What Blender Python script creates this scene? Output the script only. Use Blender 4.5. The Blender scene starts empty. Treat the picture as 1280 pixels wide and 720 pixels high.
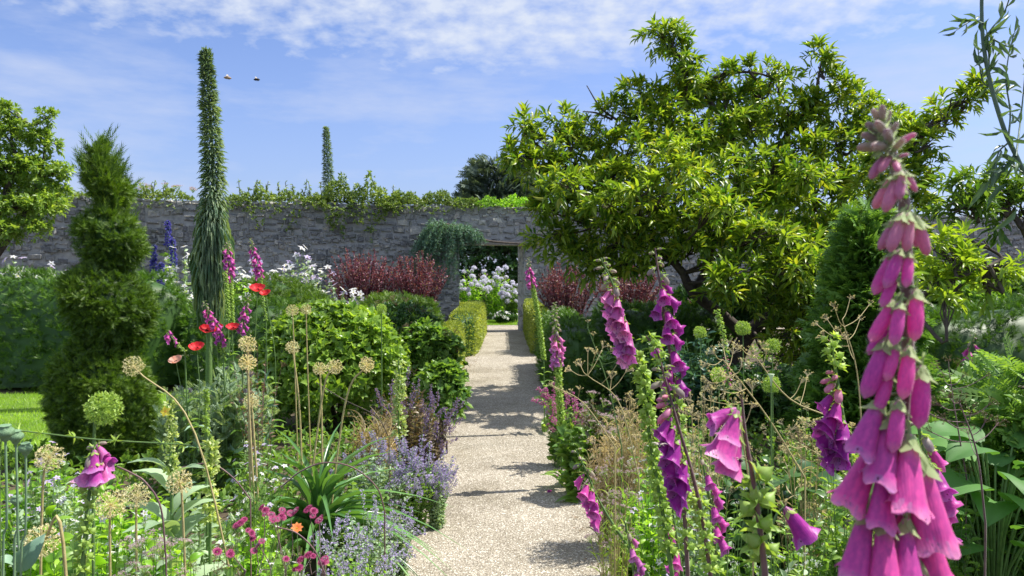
import bpy, math, random
import numpy as np
from mathutils import Vector, Matrix, Quaternion
PI = math.pi
rad = math.radians
RNG = np.random.default_rng(7)
random.seed(7)
COL = bpy.context.scene.collection
F = 925.0; VX = 631.0; VY = 340.0; EYE = 1.55

def at(px, py, d):
    """a point of the garden seen at (px, py) at distance d along the path"""
    return Vector(((px - VX) / F * d, d, EYE - (py - VY) / F * d))

# ------------------------------------------------------------------ materials
def newmat(name):
    m = bpy.data.materials.new(name); m.use_nodes = True
    nt = m.node_tree; nt.nodes.clear()
    return m, nt.nodes, nt.links
def ramp(N, stops):
    r = N.new('ShaderNodeValToRGB'); cr = r.color_ramp
    while len(cr.elements) < len(stops): cr.elements.new(0.5)
    for e, (p, c) in zip(cr.elements, stops):
        e.position = p; e.color = (*c, 1)
    return r
def mixc(N, L, fac, a, b, mode='MIX'):
    m = N.new('ShaderNodeMix'); m.data_type = 'RGBA'; m.blend_type = mode
    for sock, v in ((m.inputs[0], fac), (m.inputs[6], a), (m.inputs[7], b)):
        if hasattr(v, 'is_linked') or hasattr(v, 'links'): L.new(v, sock)
        elif isinstance(v, (int, float)): sock.default_value = v
        else: sock.default_value = (*v, 1)
    return m.outputs[2]
def noise(N, L, scale, detail=3, coord=None, rough=0.55):
    n = N.new('ShaderNodeTexNoise'); n.inputs['Scale'].default_value = scale
    n.inputs['Detail'].default_value = detail; n.inputs['Roughness'].default_value = rough
    if coord is not None: L.new(coord, n.inputs['Vector'])
    return n.outputs['Fac']
def finish(N, L, col, rough, tr=0.0, trcol=None, spec=0.4, bump=None, bstr=0.3, bdist=0.01, sheen=0.0, coat=0.0):
    p = N.new('ShaderNodeBsdfPrincipled'); o = N.new('ShaderNodeOutputMaterial')
    L.new(col, p.inputs['Base Color'])
    p.inputs['Roughness'].default_value = rough
    p.inputs['Specular IOR Level'].default_value = spec
    if sheen: p.inputs['Sheen Weight'].default_value = sheen; p.inputs['Sheen Roughness'].default_value = .35
    if bump is not None:
        b = N.new('ShaderNodeBump'); b.inputs['Strength'].default_value = bstr; b.inputs['Distance'].default_value = bdist
        L.new(bump, b.inputs['Height']); L.new(b.outputs[0], p.inputs['Normal'])
    if tr > 0:
        t = N.new('ShaderNodeBsdfTranslucent'); L.new(trcol if trcol is not None else col, t.inputs['Color'])
        mx = N.new('ShaderNodeMixShader'); mx.inputs[0].default_value = tr
        L.new(p.outputs[0], mx.inputs[1]); L.new(t.outputs[0], mx.inputs[2]); L.new(mx.outputs[0], o.inputs[0])
    else:
        L.new(p.outputs[0], o.inputs[0])
MATS = {}
def leafmat(name, c1, c2, tr=0.40, rough=0.38, spec=0.5, warm=1.0, patch=1.2, c3=None, c3at=.93):
    """leaf: every leaf its own tint between c1 and c2, slow drift of tint through the plant; c3 = odd leaves"""
    if name in MATS: return MATS[name]
    m, N, L = newmat(name)
    c1 = tuple(min(.85, v * 1.5) for v in c1); c2 = tuple(min(.85, v * 1.5) for v in c2)
    g = N.new('ShaderNodeNewGeometry')
    stops = [(0, c1), (.85, c2)]
    if c3: stops += [(c3at, c2), (min(c3at + .03, 1), c3)]
    r = ramp(N, stops); L.new(g.outputs['Random Per Island'], r.inputs[0])
    nz = noise(N, L, patch, 2, g.outputs['Position'])
    r2 = ramp(N, [(.3, (.72, .78, .8)), (.7, (1.25, 1.2, 1.1))]); L.new(nz, r2.inputs[0])
    c = mixc(N, L, 1.0, r.outputs[0], r2.outputs[0], 'MULTIPLY')
    t = mixc(N, L, 1.0, c, (1.75 * warm, 1.65, .62), 'MULTIPLY')
    finish(N, L, c, rough, tr, t, spec)
    MATS[name] = m; return m
def petalmat(name, c1, c2, tr=0.42, rough=.5, sheen=.2, boost=1.25):
    if name in MATS: return MATS[name]
    m, N, L = newmat(name)
    g = N.new('ShaderNodeNewGeometry')
    r = ramp(N, [(0, c1), (1, c2)]); L.new(g.outputs['Random Per Island'], r.inputs[0])
    t = mixc(N, L, 1.0, r.outputs[0], (boost, boost, boost), 'MULTIPLY')
    finish(N, L, r.outputs[0], rough, tr, t, .3, sheen=sheen)
    MATS[name] = m; return m
def bellmat(name, cbase, cmid, cmouth, inner=False):
    """foxglove petal tube: pale at the calyx, deep in the middle; the throat is pale with dark spots"""
    if name in MATS: return MATS[name]
    m, N, L = newmat(name)
    tc = N.new('ShaderNodeTexCoord'); sx = N.new('ShaderNodeSeparateXYZ'); L.new(tc.outputs['Generated'], sx.inputs[0])
    oi = N.new('ShaderNodeObjectInfo')
    r = ramp(N, [(0, cbase), (.3, cmid), (.8, cmid), (1, cmouth)]); L.new(sx.outputs[1], r.inputs[0])
    n1 = noise(N, L, 9, 3, tc.outputs['Generated'])
    rr = ramp(N, [(.3, (.8, .74, .86)), (.75, (1.18, 1.15, 1.08))]); L.new(n1, rr.inputs[0])
    c = mixc(N, L, 1.0, r.outputs[0], rr.outputs[0], 'MULTIPLY')
    ro = ramp(N, [(0, (.82, .8, .92)), (1, (1.12, 1.1, 1.0))]); L.new(oi.outputs['Random'], ro.inputs[0])
    c = mixc(N, L, 1.0, c, ro.outputs[0], 'MULTIPLY')
    wv = N.new('ShaderNodeTexWave'); wv.inputs['Scale'].default_value = 5.5; wv.inputs['Distortion'].default_value = 3
    wv.bands_direction = 'X'; L.new(tc.outputs['Generated'], wv.inputs['Vector'])
    if inner:
        v = N.new('ShaderNodeTexVoronoi'); v.inputs['Scale'].default_value = 9; L.new(tc.outputs['Generated'], v.inputs['Vector'])
        rs = ramp(N, [(.16, (.12, .0, .06)), (.26, (1, 1, 1))]); L.new(v.outputs['Distance'], rs.inputs[0])
        c = mixc(N, L, 1.0, c, rs.outputs[0], 'MULTIPLY')
    t = mixc(N, L, 1.0, c, (1.25, 1.1, 1.35), 'MULTIPLY')
    finish(N, L, c, .4, .42, t, .35, bump=wv.outputs['Fac'], bstr=.12, bdist=.002, sheen=.35)
    MATS[name] = m; return m
def plainmat(name, c1, c2, rough=.7, scale=20, bstr=.3, bdist=.01, spec=.3, sheen=0):
    if name in MATS: return MATS[name]
    m, N, L = newmat(name)
    tc = N.new('ShaderNodeTexCoord')
    n = noise(N, L, scale, 5, tc.outputs['Object'])
    r = ramp(N, [(.3, c1), (.7, c2)]); L.new(n, r.inputs[0])
    finish(N, L, r.outputs[0], rough, 0, None, spec, bump=n, bstr=bstr, bdist=bdist, sheen=sheen)
    MATS[name] = m; return m

# ------------------------------------------------------------------ mesh building
class MB:
    def __init__(s): s.V = []; s.Fc = []; s.M = []; s.n = 0
    def add(s, V, Fs, mat=0):
        V = np.asarray(V, dtype=np.float64).reshape(-1, 3); Fs = np.asarray(Fs, dtype=np.int64)
        if len(V) == 0 or len(Fs) == 0: return
        s.V.append(V); s.Fc.append(Fs + s.n); s.M.append(mat); s.n += len(V)
    def mesh(s, name, mats, smooth=True):
        me = bpy.data.meshes.new(name)
        V = np.concatenate(s.V) if s.V else np.zeros((0, 3))
        me.vertices.add(len(V)); me.vertices.foreach_set('co', V.ravel())
        loops = np.concatenate([f.ravel() for f in s.Fc])
        tot = np.concatenate([np.full(len(f), f.shape[1]) for f in s.Fc])
        mi = np.concatenate([np.full(len(f), m) for f, m in zip(s.Fc, s.M)])
        st = np.concatenate([[0], np.cumsum(tot)[:-1]])
        me.loops.add(len(loops)); me.loops.foreach_set('vertex_index', loops)
        me.polygons.add(len(tot)); me.polygons.foreach_set('loop_start', st); me.polygons.foreach_set('loop_total', tot)
        me.polygons.foreach_set('material_index', mi)
        me.polygons.foreach_set('use_smooth', np.full(len(tot), smooth))
        for m in (mats if isinstance(mats, (list, tuple)) else [mats]): me.materials.append(m)
        me.update(calc_edges=True); me.validate()
        return me
    def build(s, name, mats, parent=None, smooth=True, loc=None):
        if loc is not None:
            loc = np.array(loc); s.V = [v - loc for v in s.V]
        return link(name, s.mesh(name, mats, smooth), parent, loc)
def link(name, me, parent=None, loc=None, rot=None, scale=None):
    o = bpy.data.objects.new(name, me); COL.objects.link(o)
    if parent is not None: o.parent = parent
    if loc is not None: o.location = loc
    if rot is not None: o.rotation_mode = 'QUATERNION'; o.rotation_quaternion = rot
    if scale is not None: o.scale = (scale,) * 3 if isinstance(scale, (int, float)) else scale
    return o
def tag(o, label=None, cat=None, group=None, kind=None):
    if label: o['label'] = label
    if cat: o['category'] = cat
    if group: o['group'] = group
    if kind: o['kind'] = kind
    return o
def thing(name, label, cat, loc, group=None, rz=0):
    o = bpy.data.objects.new(name, None); COL.objects.link(o); o.location = loc; o.rotation_euler = (0, 0, rz)
    o.empty_display_size = .1
    return tag(o, label, cat, group)

def nrm(a):
    return a / np.maximum(np.linalg.norm(a, axis=-1, keepdims=True), 1e-9)
def rdir(n, up=0.0, rng=RNG):
    v = rng.normal(size=(n, 3)); v = nrm(v); v[:, 2] += up
    return nrm(v)
# leaf templates: x across, y along (0..1), z = face normal
def T(v, f4=None, f3=None):
    return (np.array(v, float), np.array(f4 if f4 else np.zeros((0, 4)), int), np.array(f3 if f3 else np.zeros((0, 3)), int))
T_LEAF = T([(0, 0, 0), (-.46, .32, .10), (0, .32, 0), (.46, .32, .10), (-.36, .68, .03), (0, .68, -.06), (.36, .68, .03), (0, 1, -.22)],
           [(1, 2, 5, 4), (2, 3, 6, 5)], [(0, 2, 1), (0, 3, 2), (4, 5, 7), (5, 6, 7)])
T_TINY = T([(0, 0, 0), (-.5, .5, .12), (0, 1, -.08), (.5, .5, .12)], None, [(0, 2, 1), (0, 3, 2)])
T_NEEDLE = T([(-.5, 0, 0), (.5, 0, 0), (0, 1, 0)], None, [(0, 1, 2)])
def strap(n=6, droop=.5, fold=.12):
    v = []; f = []
    for i in range(n + 1):
        t = i / n; w = .5 * (1 - t ** 2.2) * (.65 + .35 * min(1, t * 4)); y = t * (1 - droop * .25 * t * t); z = .12 * math.sin(t * 2) - droop * t ** 2.4
        v += [(-w, y, z + fold * w), (0, y, z), (w, y, z + fold * w)]
        if i:
            a = (i - 1) * 3; b = i * 3
            f += [(a, a + 1, b + 1, b), (a + 1, a + 2, b + 2, b + 1)]
    return T(v, f)
T_STRAP = strap()
T_STRAPD = strap(7, 1.1)
def sprig(k=6):
    v = []; f = []
    for i in range(k):
        for s in (-1, 1):
            y = i / k * .85; b = len(v)
            a = .42 * (1 - .45 * i / k)
            v += [(0, y, 0), (0, y + .09, 0), (s * a, y + .28, -.05)]
            f.append((b, b + 1, b + 2))
    b = len(v); v += [(-.04, 0, 0), (.04, 0, 0), (0, 1.05, 0)]; f.append((b, b + 1, b + 2))
    return T(v, None, f)
T_SPRIG = sprig()
def sprig2(k=6):
    v = []; f = []
    for i in range(k):
        for s in (-1, 1):
            y = .05 + i / k * .85; b = len(v); a = .46 * (1 - .35 * i / k)
            v += [(0, y - .02, 0), (s * a * .55, y + .02, .04), (s * a, y + .2, -.05), (s * a * .4, y + .15, 0)]
            f.append((b, b + 1, b + 2, b + 3))
    b = len(v); v += [(-.02, 0, 0), (.02, 0, 0), (0.02, .95, 0), (-.02, .95, 0)]; f.append((b, b + 1, b + 2, b + 3))
    return T(v, f)
T_SPRAY = sprig2()
def broad():
    v = []; f = []; n = 7
    for i in range(n + 1):
        t = i / n; w = .5 * math.sin(PI * min(1, t * .97 + .03) ** .75) ** .8 if t < 1 else 0
        z = .18 * math.sin(t * 2.6) - .25 * t * t
        for k, s in enumerate((-1, -.5, 0, .5, 1)):
            v.append((s * w, t, z + .14 * abs(s) * w * 2 * .5 + (.02 if k in (1, 3) else 0)))
        if i:
            a = (i - 1) * 5; b = i * 5
            f += [(a + k, a + k + 1, b + k + 1, b + k) for k in range(4)]
    return T(v, f)
T_BROAD = broad()

def place(mb, tpl, P, D, Nn, Lh, W, mat=0):
    """copies of template at P, growing along D, face normal near Nn"""
    v, f4, f3 = tpl; n = len(P)
    if n == 0: return
    P = np.asarray(P, float); D = nrm(np.asarray(D, float)); Nn = np.asarray(Nn, float)
    X = np.cross(D, Nn); bad = np.linalg.norm(X, axis=1) < 1e-3
    X[bad] = np.cross(D[bad], [1, .3, .2]); X = nrm(X); Z = np.cross(X, D)
    Lh = np.broadcast_to(Lh, n)[:, None, None]; W = np.broadcast_to(W, n)[:, None, None]
    O = P[:, None, :] + X[:, None, :] * (v[None, :, 0:1] * W) + D[:, None, :] * (v[None, :, 1:2] * Lh) + Z[:, None, :] * (v[None, :, 2:3] * Lh)
    off = (np.arange(n) * len(v))[:, None, None]
    V = O.reshape(-1, 3); base = mb.n
    mb.V.append(V); mb.n += len(V)
    for f in (f4, f3):
        if len(f): mb.Fc.append((f[None] + off).reshape(-1, f.shape[1]) + base); mb.M.append(mat)
def tube(mb, pts, r, k=6, mat=0, cap=True):
    pts = np.asarray([tuple(p) for p in pts], float); n = len(pts)
    r = np.broadcast_to(np.asarray(r, float), n)
    tg = nrm(np.gradient(pts, axis=0)); ref = np.array([0.31, .95, .05]) if abs(tg[0][1]) < .9 else np.array([1, .1, 0.])
    X = nrm(np.cross(tg, ref)); Y = np.cross(tg, X)
    a = np.arange(k) / k * 2 * PI
    V = pts[:, None] + r[:, None, None] * (np.cos(a)[None, :, None] * X[:, None] + np.sin(a)[None, :, None] * Y[:, None])
    i = np.arange(n - 1)[:, None] * k; j = np.arange(k)[None]; j2 = (j + 1) % k
    Q = np.stack([i + j, i + j2, i + k + j2, i + k + j], -1).reshape(-1, 4)
    mb.add(V.reshape(-1, 3), Q, mat)
def curve(p0, p1, n=6, sag=0.0, wob=0.0, rng=RNG):
    p0 = np.array(p0, float); p1 = np.array(p1, float); t = np.linspace(0, 1, n)[:, None]
    P = p0 * (1 - t) + p1 * t; P[:, 2] += sag * 4 * (t * (1 - t))[:, 0] * 1
    if wob: P[1:-1] += rng.normal(size=(n - 2, 3)) * wob
    return P
def spline(pts, n=24):
    pts = np.array([tuple(p) for p in pts], float); m = len(pts)
    if m < 3: return curve(pts[0], pts[-1], n)
    E = np.vstack([2 * pts[0] - pts[1], pts, 2 * pts[-1] - pts[-2]])
    out = []
    for s in np.linspace(0, m - 1 - 1e-9, n):
        i = int(s); t = s - i; a, b, c, d = E[i:i + 4]
        out.append(.5 * ((2 * b) + (-a + c) * t + (2 * a - 5 * b + 4 * c - d) * t * t + (-a + 3 * b - 3 * c + d) * t ** 3))
    return np.array(out)
def sn(P, f, seed=0):
    """cheap smooth noise of points, about -1..1"""
    r = np.random.default_rng(seed); o = np.zeros(len(P))
    for k in range(5):
        w = r.normal(size=3); w = w / np.linalg.norm(w) * f * (.7 + .3 * k); o += np.sin(P @ w + r.uniform(0, 6.28)) / (1 + .35 * k)
    return o / 2.6
def grid(nu, nv, wrapu=False):
    i = np.arange(nu if wrapu else nu - 1)[:, None]; j = np.arange(nv - 1)[None]
    i2 = (i + 1) % nu
    return np.stack([i * nv + j, i2 * nv + j, i2 * nv + j + 1, i * nv + j + 1], -1).reshape(-1, 4)
def scatter(V, Q, n, rng=RNG):
    V = np.asarray(V); Tt = np.concatenate([Q[:, [0, 1, 2]], Q[:, [0, 2, 3]]])
    a, b, c = V[Tt[:, 0]], V[Tt[:, 1]], V[Tt[:, 2]]
    cr = np.cross(b - a, c - a); ar = np.linalg.norm(cr, axis=1)
    k = rng.choice(len(Tt), n, p=ar / ar.sum()); u = rng.random(n); v = rng.random(n); s = u + v > 1; u[s] = 1 - u[s]; v[s] = 1 - v[s]
    P = a[k] + (b - a)[k] * u[:, None] + (c - a)[k] * v[:, None]
    return P, nrm(cr[k])
def rosettes(mb, P, D, k, L, W, tpl=T_LEAF, spread=.75, rng=RNG, mat=0):
    """k leaves fanned round direction D at each P"""
    n = len(P); P = np.repeat(P, k, 0); D0 = nrm(np.repeat(D, k, 0))
    ref = nrm(np.cross(D0, rng.normal(size=(n * k, 3))))
    sp = spread * rng.uniform(.5, 1.3, (n * k, 1))
    DD = nrm(D0 + ref * sp); NN = nrm(D0 - ref * .4 + rng.normal(size=D0.shape) * .15)
    s = rng.uniform(.65, 1.15, n * k) * np.repeat(rng.uniform(.68, 1.28, n), k)
    place(mb, tpl, P, DD, NN, L * s, W * s, mat)

def shoots(mb, tb, P, D, k, ln, L, W, rng=RNG, tpl=None, droop=.35):
    """leafy shoots: k leaves set alternately along an arching twig from each P towards D"""
    n = len(P); D = nrm(D); ln = np.broadcast_to(ln, n)[:, None] * rng.uniform(.6, 1.25, (n, 1)); side = nrm(np.cross(D, rng.normal(size=D.shape)))
    t = (np.arange(k) + .7) / k; ps = rng.uniform(.7, 1.2, (n, 1))
    for i in range(k):
        u = t[i]; pos = P + D * ln * u - np.array([0, 0, 1]) * droop * ln * u * u
        a = i * 2.4 + rng.uniform(-.4, .4, (n, 1)); o2 = np.cross(D, side); out = side * np.cos(a) + o2 * np.sin(a)
        dd = nrm(out * (1.15 - .75 * u) + D * (.35 + .75 * u) + rng.normal(size=D.shape) * .15); s = (ps * (.7 + .5 * math.sin(PI * (.15 + .75 * u))) * rng.uniform(.75, 1.2, (n, 1)))[:, 0]
        place(mb, tpl or T_LEAF, pos, dd, nrm(np.array([0, 0, 1.]) + D * .3 + rng.normal(size=D.shape) * .35), L * s, W * s)
SKY_TINT = (.84, .90, 1.18); HZ_COL = (2.55, 3.15, 5.2); CL_COL = (4.6, 5.0, 5.8); CL2_COL = (3.8, 4.3, 5.6); SKY_STR = .102; SUN_STR = 4.8; EXPO = .70
# ------------------------------------------------------------------ materials in use
G_MID = leafmat('leaf_mid', (.055, .13, .024), (.16, .26, .055), tr=.42)
G_YEL = leafmat('leaf_fresh', (.11, .24, .02), (.24, .38, .045), tr=.45, warm=.92)
G_TREE = leafmat('leaf_tree', (.035, .095, .014), (.225, .295, .032), tr=.38, rough=.36, spec=.45, patch=.9, warm=.92, c3=(.34, .36, .04), c3at=.90)
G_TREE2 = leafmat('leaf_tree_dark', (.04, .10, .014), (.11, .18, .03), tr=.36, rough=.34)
G_YEW = leafmat('yew', (.014, .05, .008), (.115, .185, .016), tr=.28, warm=.9, rough=.5, patch=2.2)
G_YEW2 = leafmat('yew_hedge_leaf', (.016, .055, .008), (.085, .165, .012), tr=.26, warm=.9)
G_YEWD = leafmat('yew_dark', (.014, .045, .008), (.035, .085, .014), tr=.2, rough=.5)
G_BOX = leafmat('box_leaf', (.12, .17, .03), (.25, .29, .06), tr=.35, rough=.45)
G_SILV = leafmat('silver_leaf', (.14, .21, .14), (.28, .37, .25), tr=.34, rough=.6)
G_GLAU = leafmat('blue_leaf', (.09, .17, .13), (.18, .28, .2), tr=.25, rough=.55)
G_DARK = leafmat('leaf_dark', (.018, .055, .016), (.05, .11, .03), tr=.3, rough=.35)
G_ECH = leafmat('echium_leaf', (.05, .105, .06), (.18, .24, .14), tr=.25, rough=.6)
G_POD = leafmat('pod_green', (.16, .26, .05), (.30, .40, .10), tr=.35, rough=.5)
G_BERB = leafmat('berberis', (.06, .015, .036), (.17, .045, .085), tr=.36, rough=.4, warm=.8, c3=(.30, .17, .19), c3at=.86)
G_HOST = leafmat('big_leaf', (.05, .13, .035), (.09, .2, .05), tr=.3, rough=.55, spec=.25)
G_IVY = leafmat('creeper', (.07, .13, .03), (.17, .23, .06), tr=.35)
G_CED = leafmat('cedar', (.05, .12, .085), (.11, .2, .13), tr=.2, rough=.6)
G_GRASS = leafmat('grass', (.13, .25, .02), (.25, .38, .04), tr=.45)
G_DRY = leafmat('dry_stem', (.27, .225, .15), (.42, .36, .25), tr=.15, rough=.7)
G_CREAM = leafmat('cream_seed', (.42, .36, .23), (.58, .52, .37), tr=.3, rough=.7)
G_BRN = leafmat('brown_leaf', (.09, .06, .04), (.2, .13, .08), tr=.3, rough=.6)
G_RUST = leafmat('rust_leaf', (.06, .065, .03), (.13, .095, .055), tr=.2)
STEM_G = plainmat('stem_green', (.09, .17, .05), (.16, .26, .08), .5, 40)
STEM_D = plainmat('stem_dark', (.05, .03, .035), (.13, .08, .07), .5, 40)
STEM_Y = plainmat('stem_straw', (.36, .30, .13), (.50, .42, .20), .6, 40)
STEM_H = plainmat('stem_plum', (.10, .045, .06), (.22, .13, .12), .45, 30, sheen=.6)
BARK = plainmat('bark', (.045, .035, .03), (.13, .105, .085), .85, 14, .7, .02)
P_MAG = [bellmat('bell_magenta', (.74, .38, .56), (.70, .10, .48), (.84, .42, .72)), bellmat('bell_magenta_in', (.45, .2, .4), (.62, .22, .52), (.74, .36, .66), True)]
P_PNK = [bellmat('bell_pink', (.75, .5, .62), (.66, .20, .50), (.74, .38, .66)), bellmat('bell_pink_in', (.6, .4, .5), (.76, .45, .66), (.85, .6, .8), True)]
P_PUR = [bellmat('bell_purple', (.56, .2, .46), (.52, .045, .42), (.58, .12, .54)), bellmat('bell_purple_in', (.4, .2, .4), (.5, .15, .45), (.6, .3, .6), True)]
P_BUD = [bellmat('bud_pink', (.56, .60, .36), (.72, .30, .44), (.72, .34, .40)), P_MAG[1]]
P_BUDG = [bellmat('bud_grey', (.38, .44, .28), (.42, .40, .30), (.50, .36, .34)), P_MAG[1]]
W_WHITE = petalmat('white_petal', (.70, .70, .72), (.85, .84, .86))
W_LAV = petalmat('lavender_petal', (.42, .33, .60), (.66, .58, .80))
W_CAT = petalmat('catmint_petal', (.34, .27, .50), (.52, .44, .66))
W_SAL = petalmat('violet_petal', (.18, .13, .28), (.33, .25, .44))
W_BLUE = petalmat('blue_petal', (.06, .06, .34), (.16, .14, .50))
W_RED = petalmat('poppy_petal', (.62, .015, .025), (.82, .05, .06), .35, .5, .3)
W_ORG = petalmat('orange_petal', (.85, .22, .05), (.9, .35, .12))
W_AST = petalmat('astrantia_petal', (.34, .03, .14), (.60, .14, .32))
W_PALE = petalmat('pale_pink_petal', (.50, .32, .38), (.72, .56, .60))
W_PCH = petalmat('peach_petal', (.8, .38, .28), (.85, .55, .42))
W_YEL = petalmat('yellow_petal', (.75, .6, .05), (.85, .75, .12))
W_PHL = petalmat('phlox_petal', (.66, .64, .80), (.86, .85, .9))
W_MAGS = petalmat('magenta_small', (.50, .08, .30), (.68, .25, .50))
INK = plainmat('black_fuzz', (.01, .01, .012), (.03, .025, .02), .6)
WING = petalmat('insect_wing', (.5, .45, .4), (.6, .55, .5), .6)

# ------------------------------------------------------------------ flower meshes (all grow along +Y from the origin, unit = metre)
def bell_mesh(name, Ln, mats, open_=1.0, nseg=20, nr=11, seed=0, calyx=True):
    r = np.random.default_rng(seed); mb = MB()
    t = np.linspace(0, 1, nr)
    if open_ > .5:
        prof = np.interp(t, [0, .08, .25, .5, .75, .9, 1.0], [.06, .13, .165, .215, .255, .29, .27 + .15 * open_])
    else:
        prof = np.interp(t, [0, .1, .3, .6, .85, .96, 1], [.06, .14, .18, .21, .18, .10, .015])
    a = np.arange(nseg) / nseg * 2 * PI; ph = r.uniform(0, .4)
    droop = -.16 * t ** 2
    def shell(sc):
        V = []
        for i, tt in enumerate(t):
            e = max(0, (tt - .72) / .28) if open_ > .5 else 0
            lobe = 1 + .15 * e * e * np.cos(5 * a + ph) + .035 * e * r.normal(size=nseg)
            rr = prof[i] * sc * lobe * (1 + .03 * np.sin(3 * a + tt * 4 + ph))
            y = tt + (.10 * e * e * np.sin(-a) + .05 * e * e * np.cos(5 * a + ph) + .012 * e * r.normal(size=nseg))
            x = rr * np.cos(a) * 1.08; z = rr * np.sin(a) * .95 + droop[i] - (.0)
            V.append(np.stack([x, y + 0 * x, z], -1))
        return np.array(V).reshape(-1, 3)
    V = shell(1.0) * Ln; i = np.arange(nr - 1)[:, None] * nseg; j = np.arange(nseg)[None]; j2 = (j + 1) % nseg
    Q = np.stack([i + j, i + nseg + j, i + nseg + j2, i + j2], -1).reshape(-1, 4)
    mb.add(V, Q, 0)
    if open_ > .5: mb.add(shell(.96) * Ln + [0, -.002 * Ln, 0], Q[:, ::-1], 1)
    m2 = list(mats)
    if calyx: calyx_into(mb, Ln, 2, r, open_); m2.append(G_POD)
    return mb.mesh(name, m2)
def calyx_into(mb, Ln, mat, r, open_=1, wide=1):
    k = 5; a = np.arange(k) / k * 2 * PI + r.uniform(0, 1)
    out = np.stack([np.cos(a), np.zeros(k), np.sin(a)], -1)
    P = out * .06 * Ln; D = out * .42 + np.array([0, 1, 0]); s = .36 if open_ > .5 else .52
    place(mb, T_LEAF, P, D + out * .12, -out, s * Ln, .21 * Ln * wide, mat)
    tube(mb, [(0, -.16 * Ln, .10 * Ln), (0, -.06 * Ln, .03 * Ln), (0, .03 * Ln, 0)], .03 * Ln, 5, mat)
def calyx_mesh(name, Ln, open_, seed=0):
    mb = MB(); calyx_into(mb, Ln, 0, np.random.default_rng(seed), open_, 1.25); return mb.mesh(name, petalmat('calyx_green', (.30, .42, .17), (.46, .56, .27), .4, .6, .3))
def capsule_mesh(name, Ln, seed=0, mat=None):
    """a ripening seed capsule in its star of sepals"""
    r = np.random.default_rng(seed); mb = MB(); n = 8; t = np.linspace(0, 1, 7); prof = np.array([.1, .32, .40, .36, .24, .09, .02])
    a = np.arange(n) / n * 2 * PI
    V = np.array([np.stack([p * np.cos(a), tt + 0 * a, p * np.sin(a)], -1) for p, tt in zip(prof, t)]).reshape(-1, 3) * Ln
    i = np.arange(6)[:, None] * n; j = np.arange(n)[None]; j2 = (j + 1) % n
    mb.add(V, np.stack([i + j, i + n + j, i + n + j2, i + j2], -1).reshape(-1, 4))
    k = 5; a = np.arange(k) / k * 2 * PI; out = np.stack([np.cos(a), 0 * a, np.sin(a)], -1)
    place(mb, T_LEAF, out * .08 * Ln, out * .9 + [0, .6, 0], out * -.4 + [0, 1, 0], .95 * Ln, .5 * Ln)
    return mb.mesh(name, mat or G_POD)
BELLS = {}
def bells(kind, hi=False):
    key = (kind, hi)
    if key not in BELLS:
        mats = {'mag': P_MAG, 'pink': P_PNK, 'pur': P_PUR, 'bud': P_BUD, 'budg': P_BUDG}[kind]
        op = 1.0 if kind in ('mag', 'pink', 'pur') else 0.0
        BELLS[key] = [bell_mesh('bell', 1.0, mats, op * (.75 + .25 * k), 30 if hi else 12, 17 if hi else 7, k + 3, not hi) for k in range(3)]
    return BELLS[key]
CAPS = [capsule_mesh('seed_capsule', 1.0, k) for k in range(2)]
CALYX = [calyx_mesh('calyx', 1.0, 1, 1), calyx_mesh('calyx', 1.0, 0, 2)]

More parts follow.
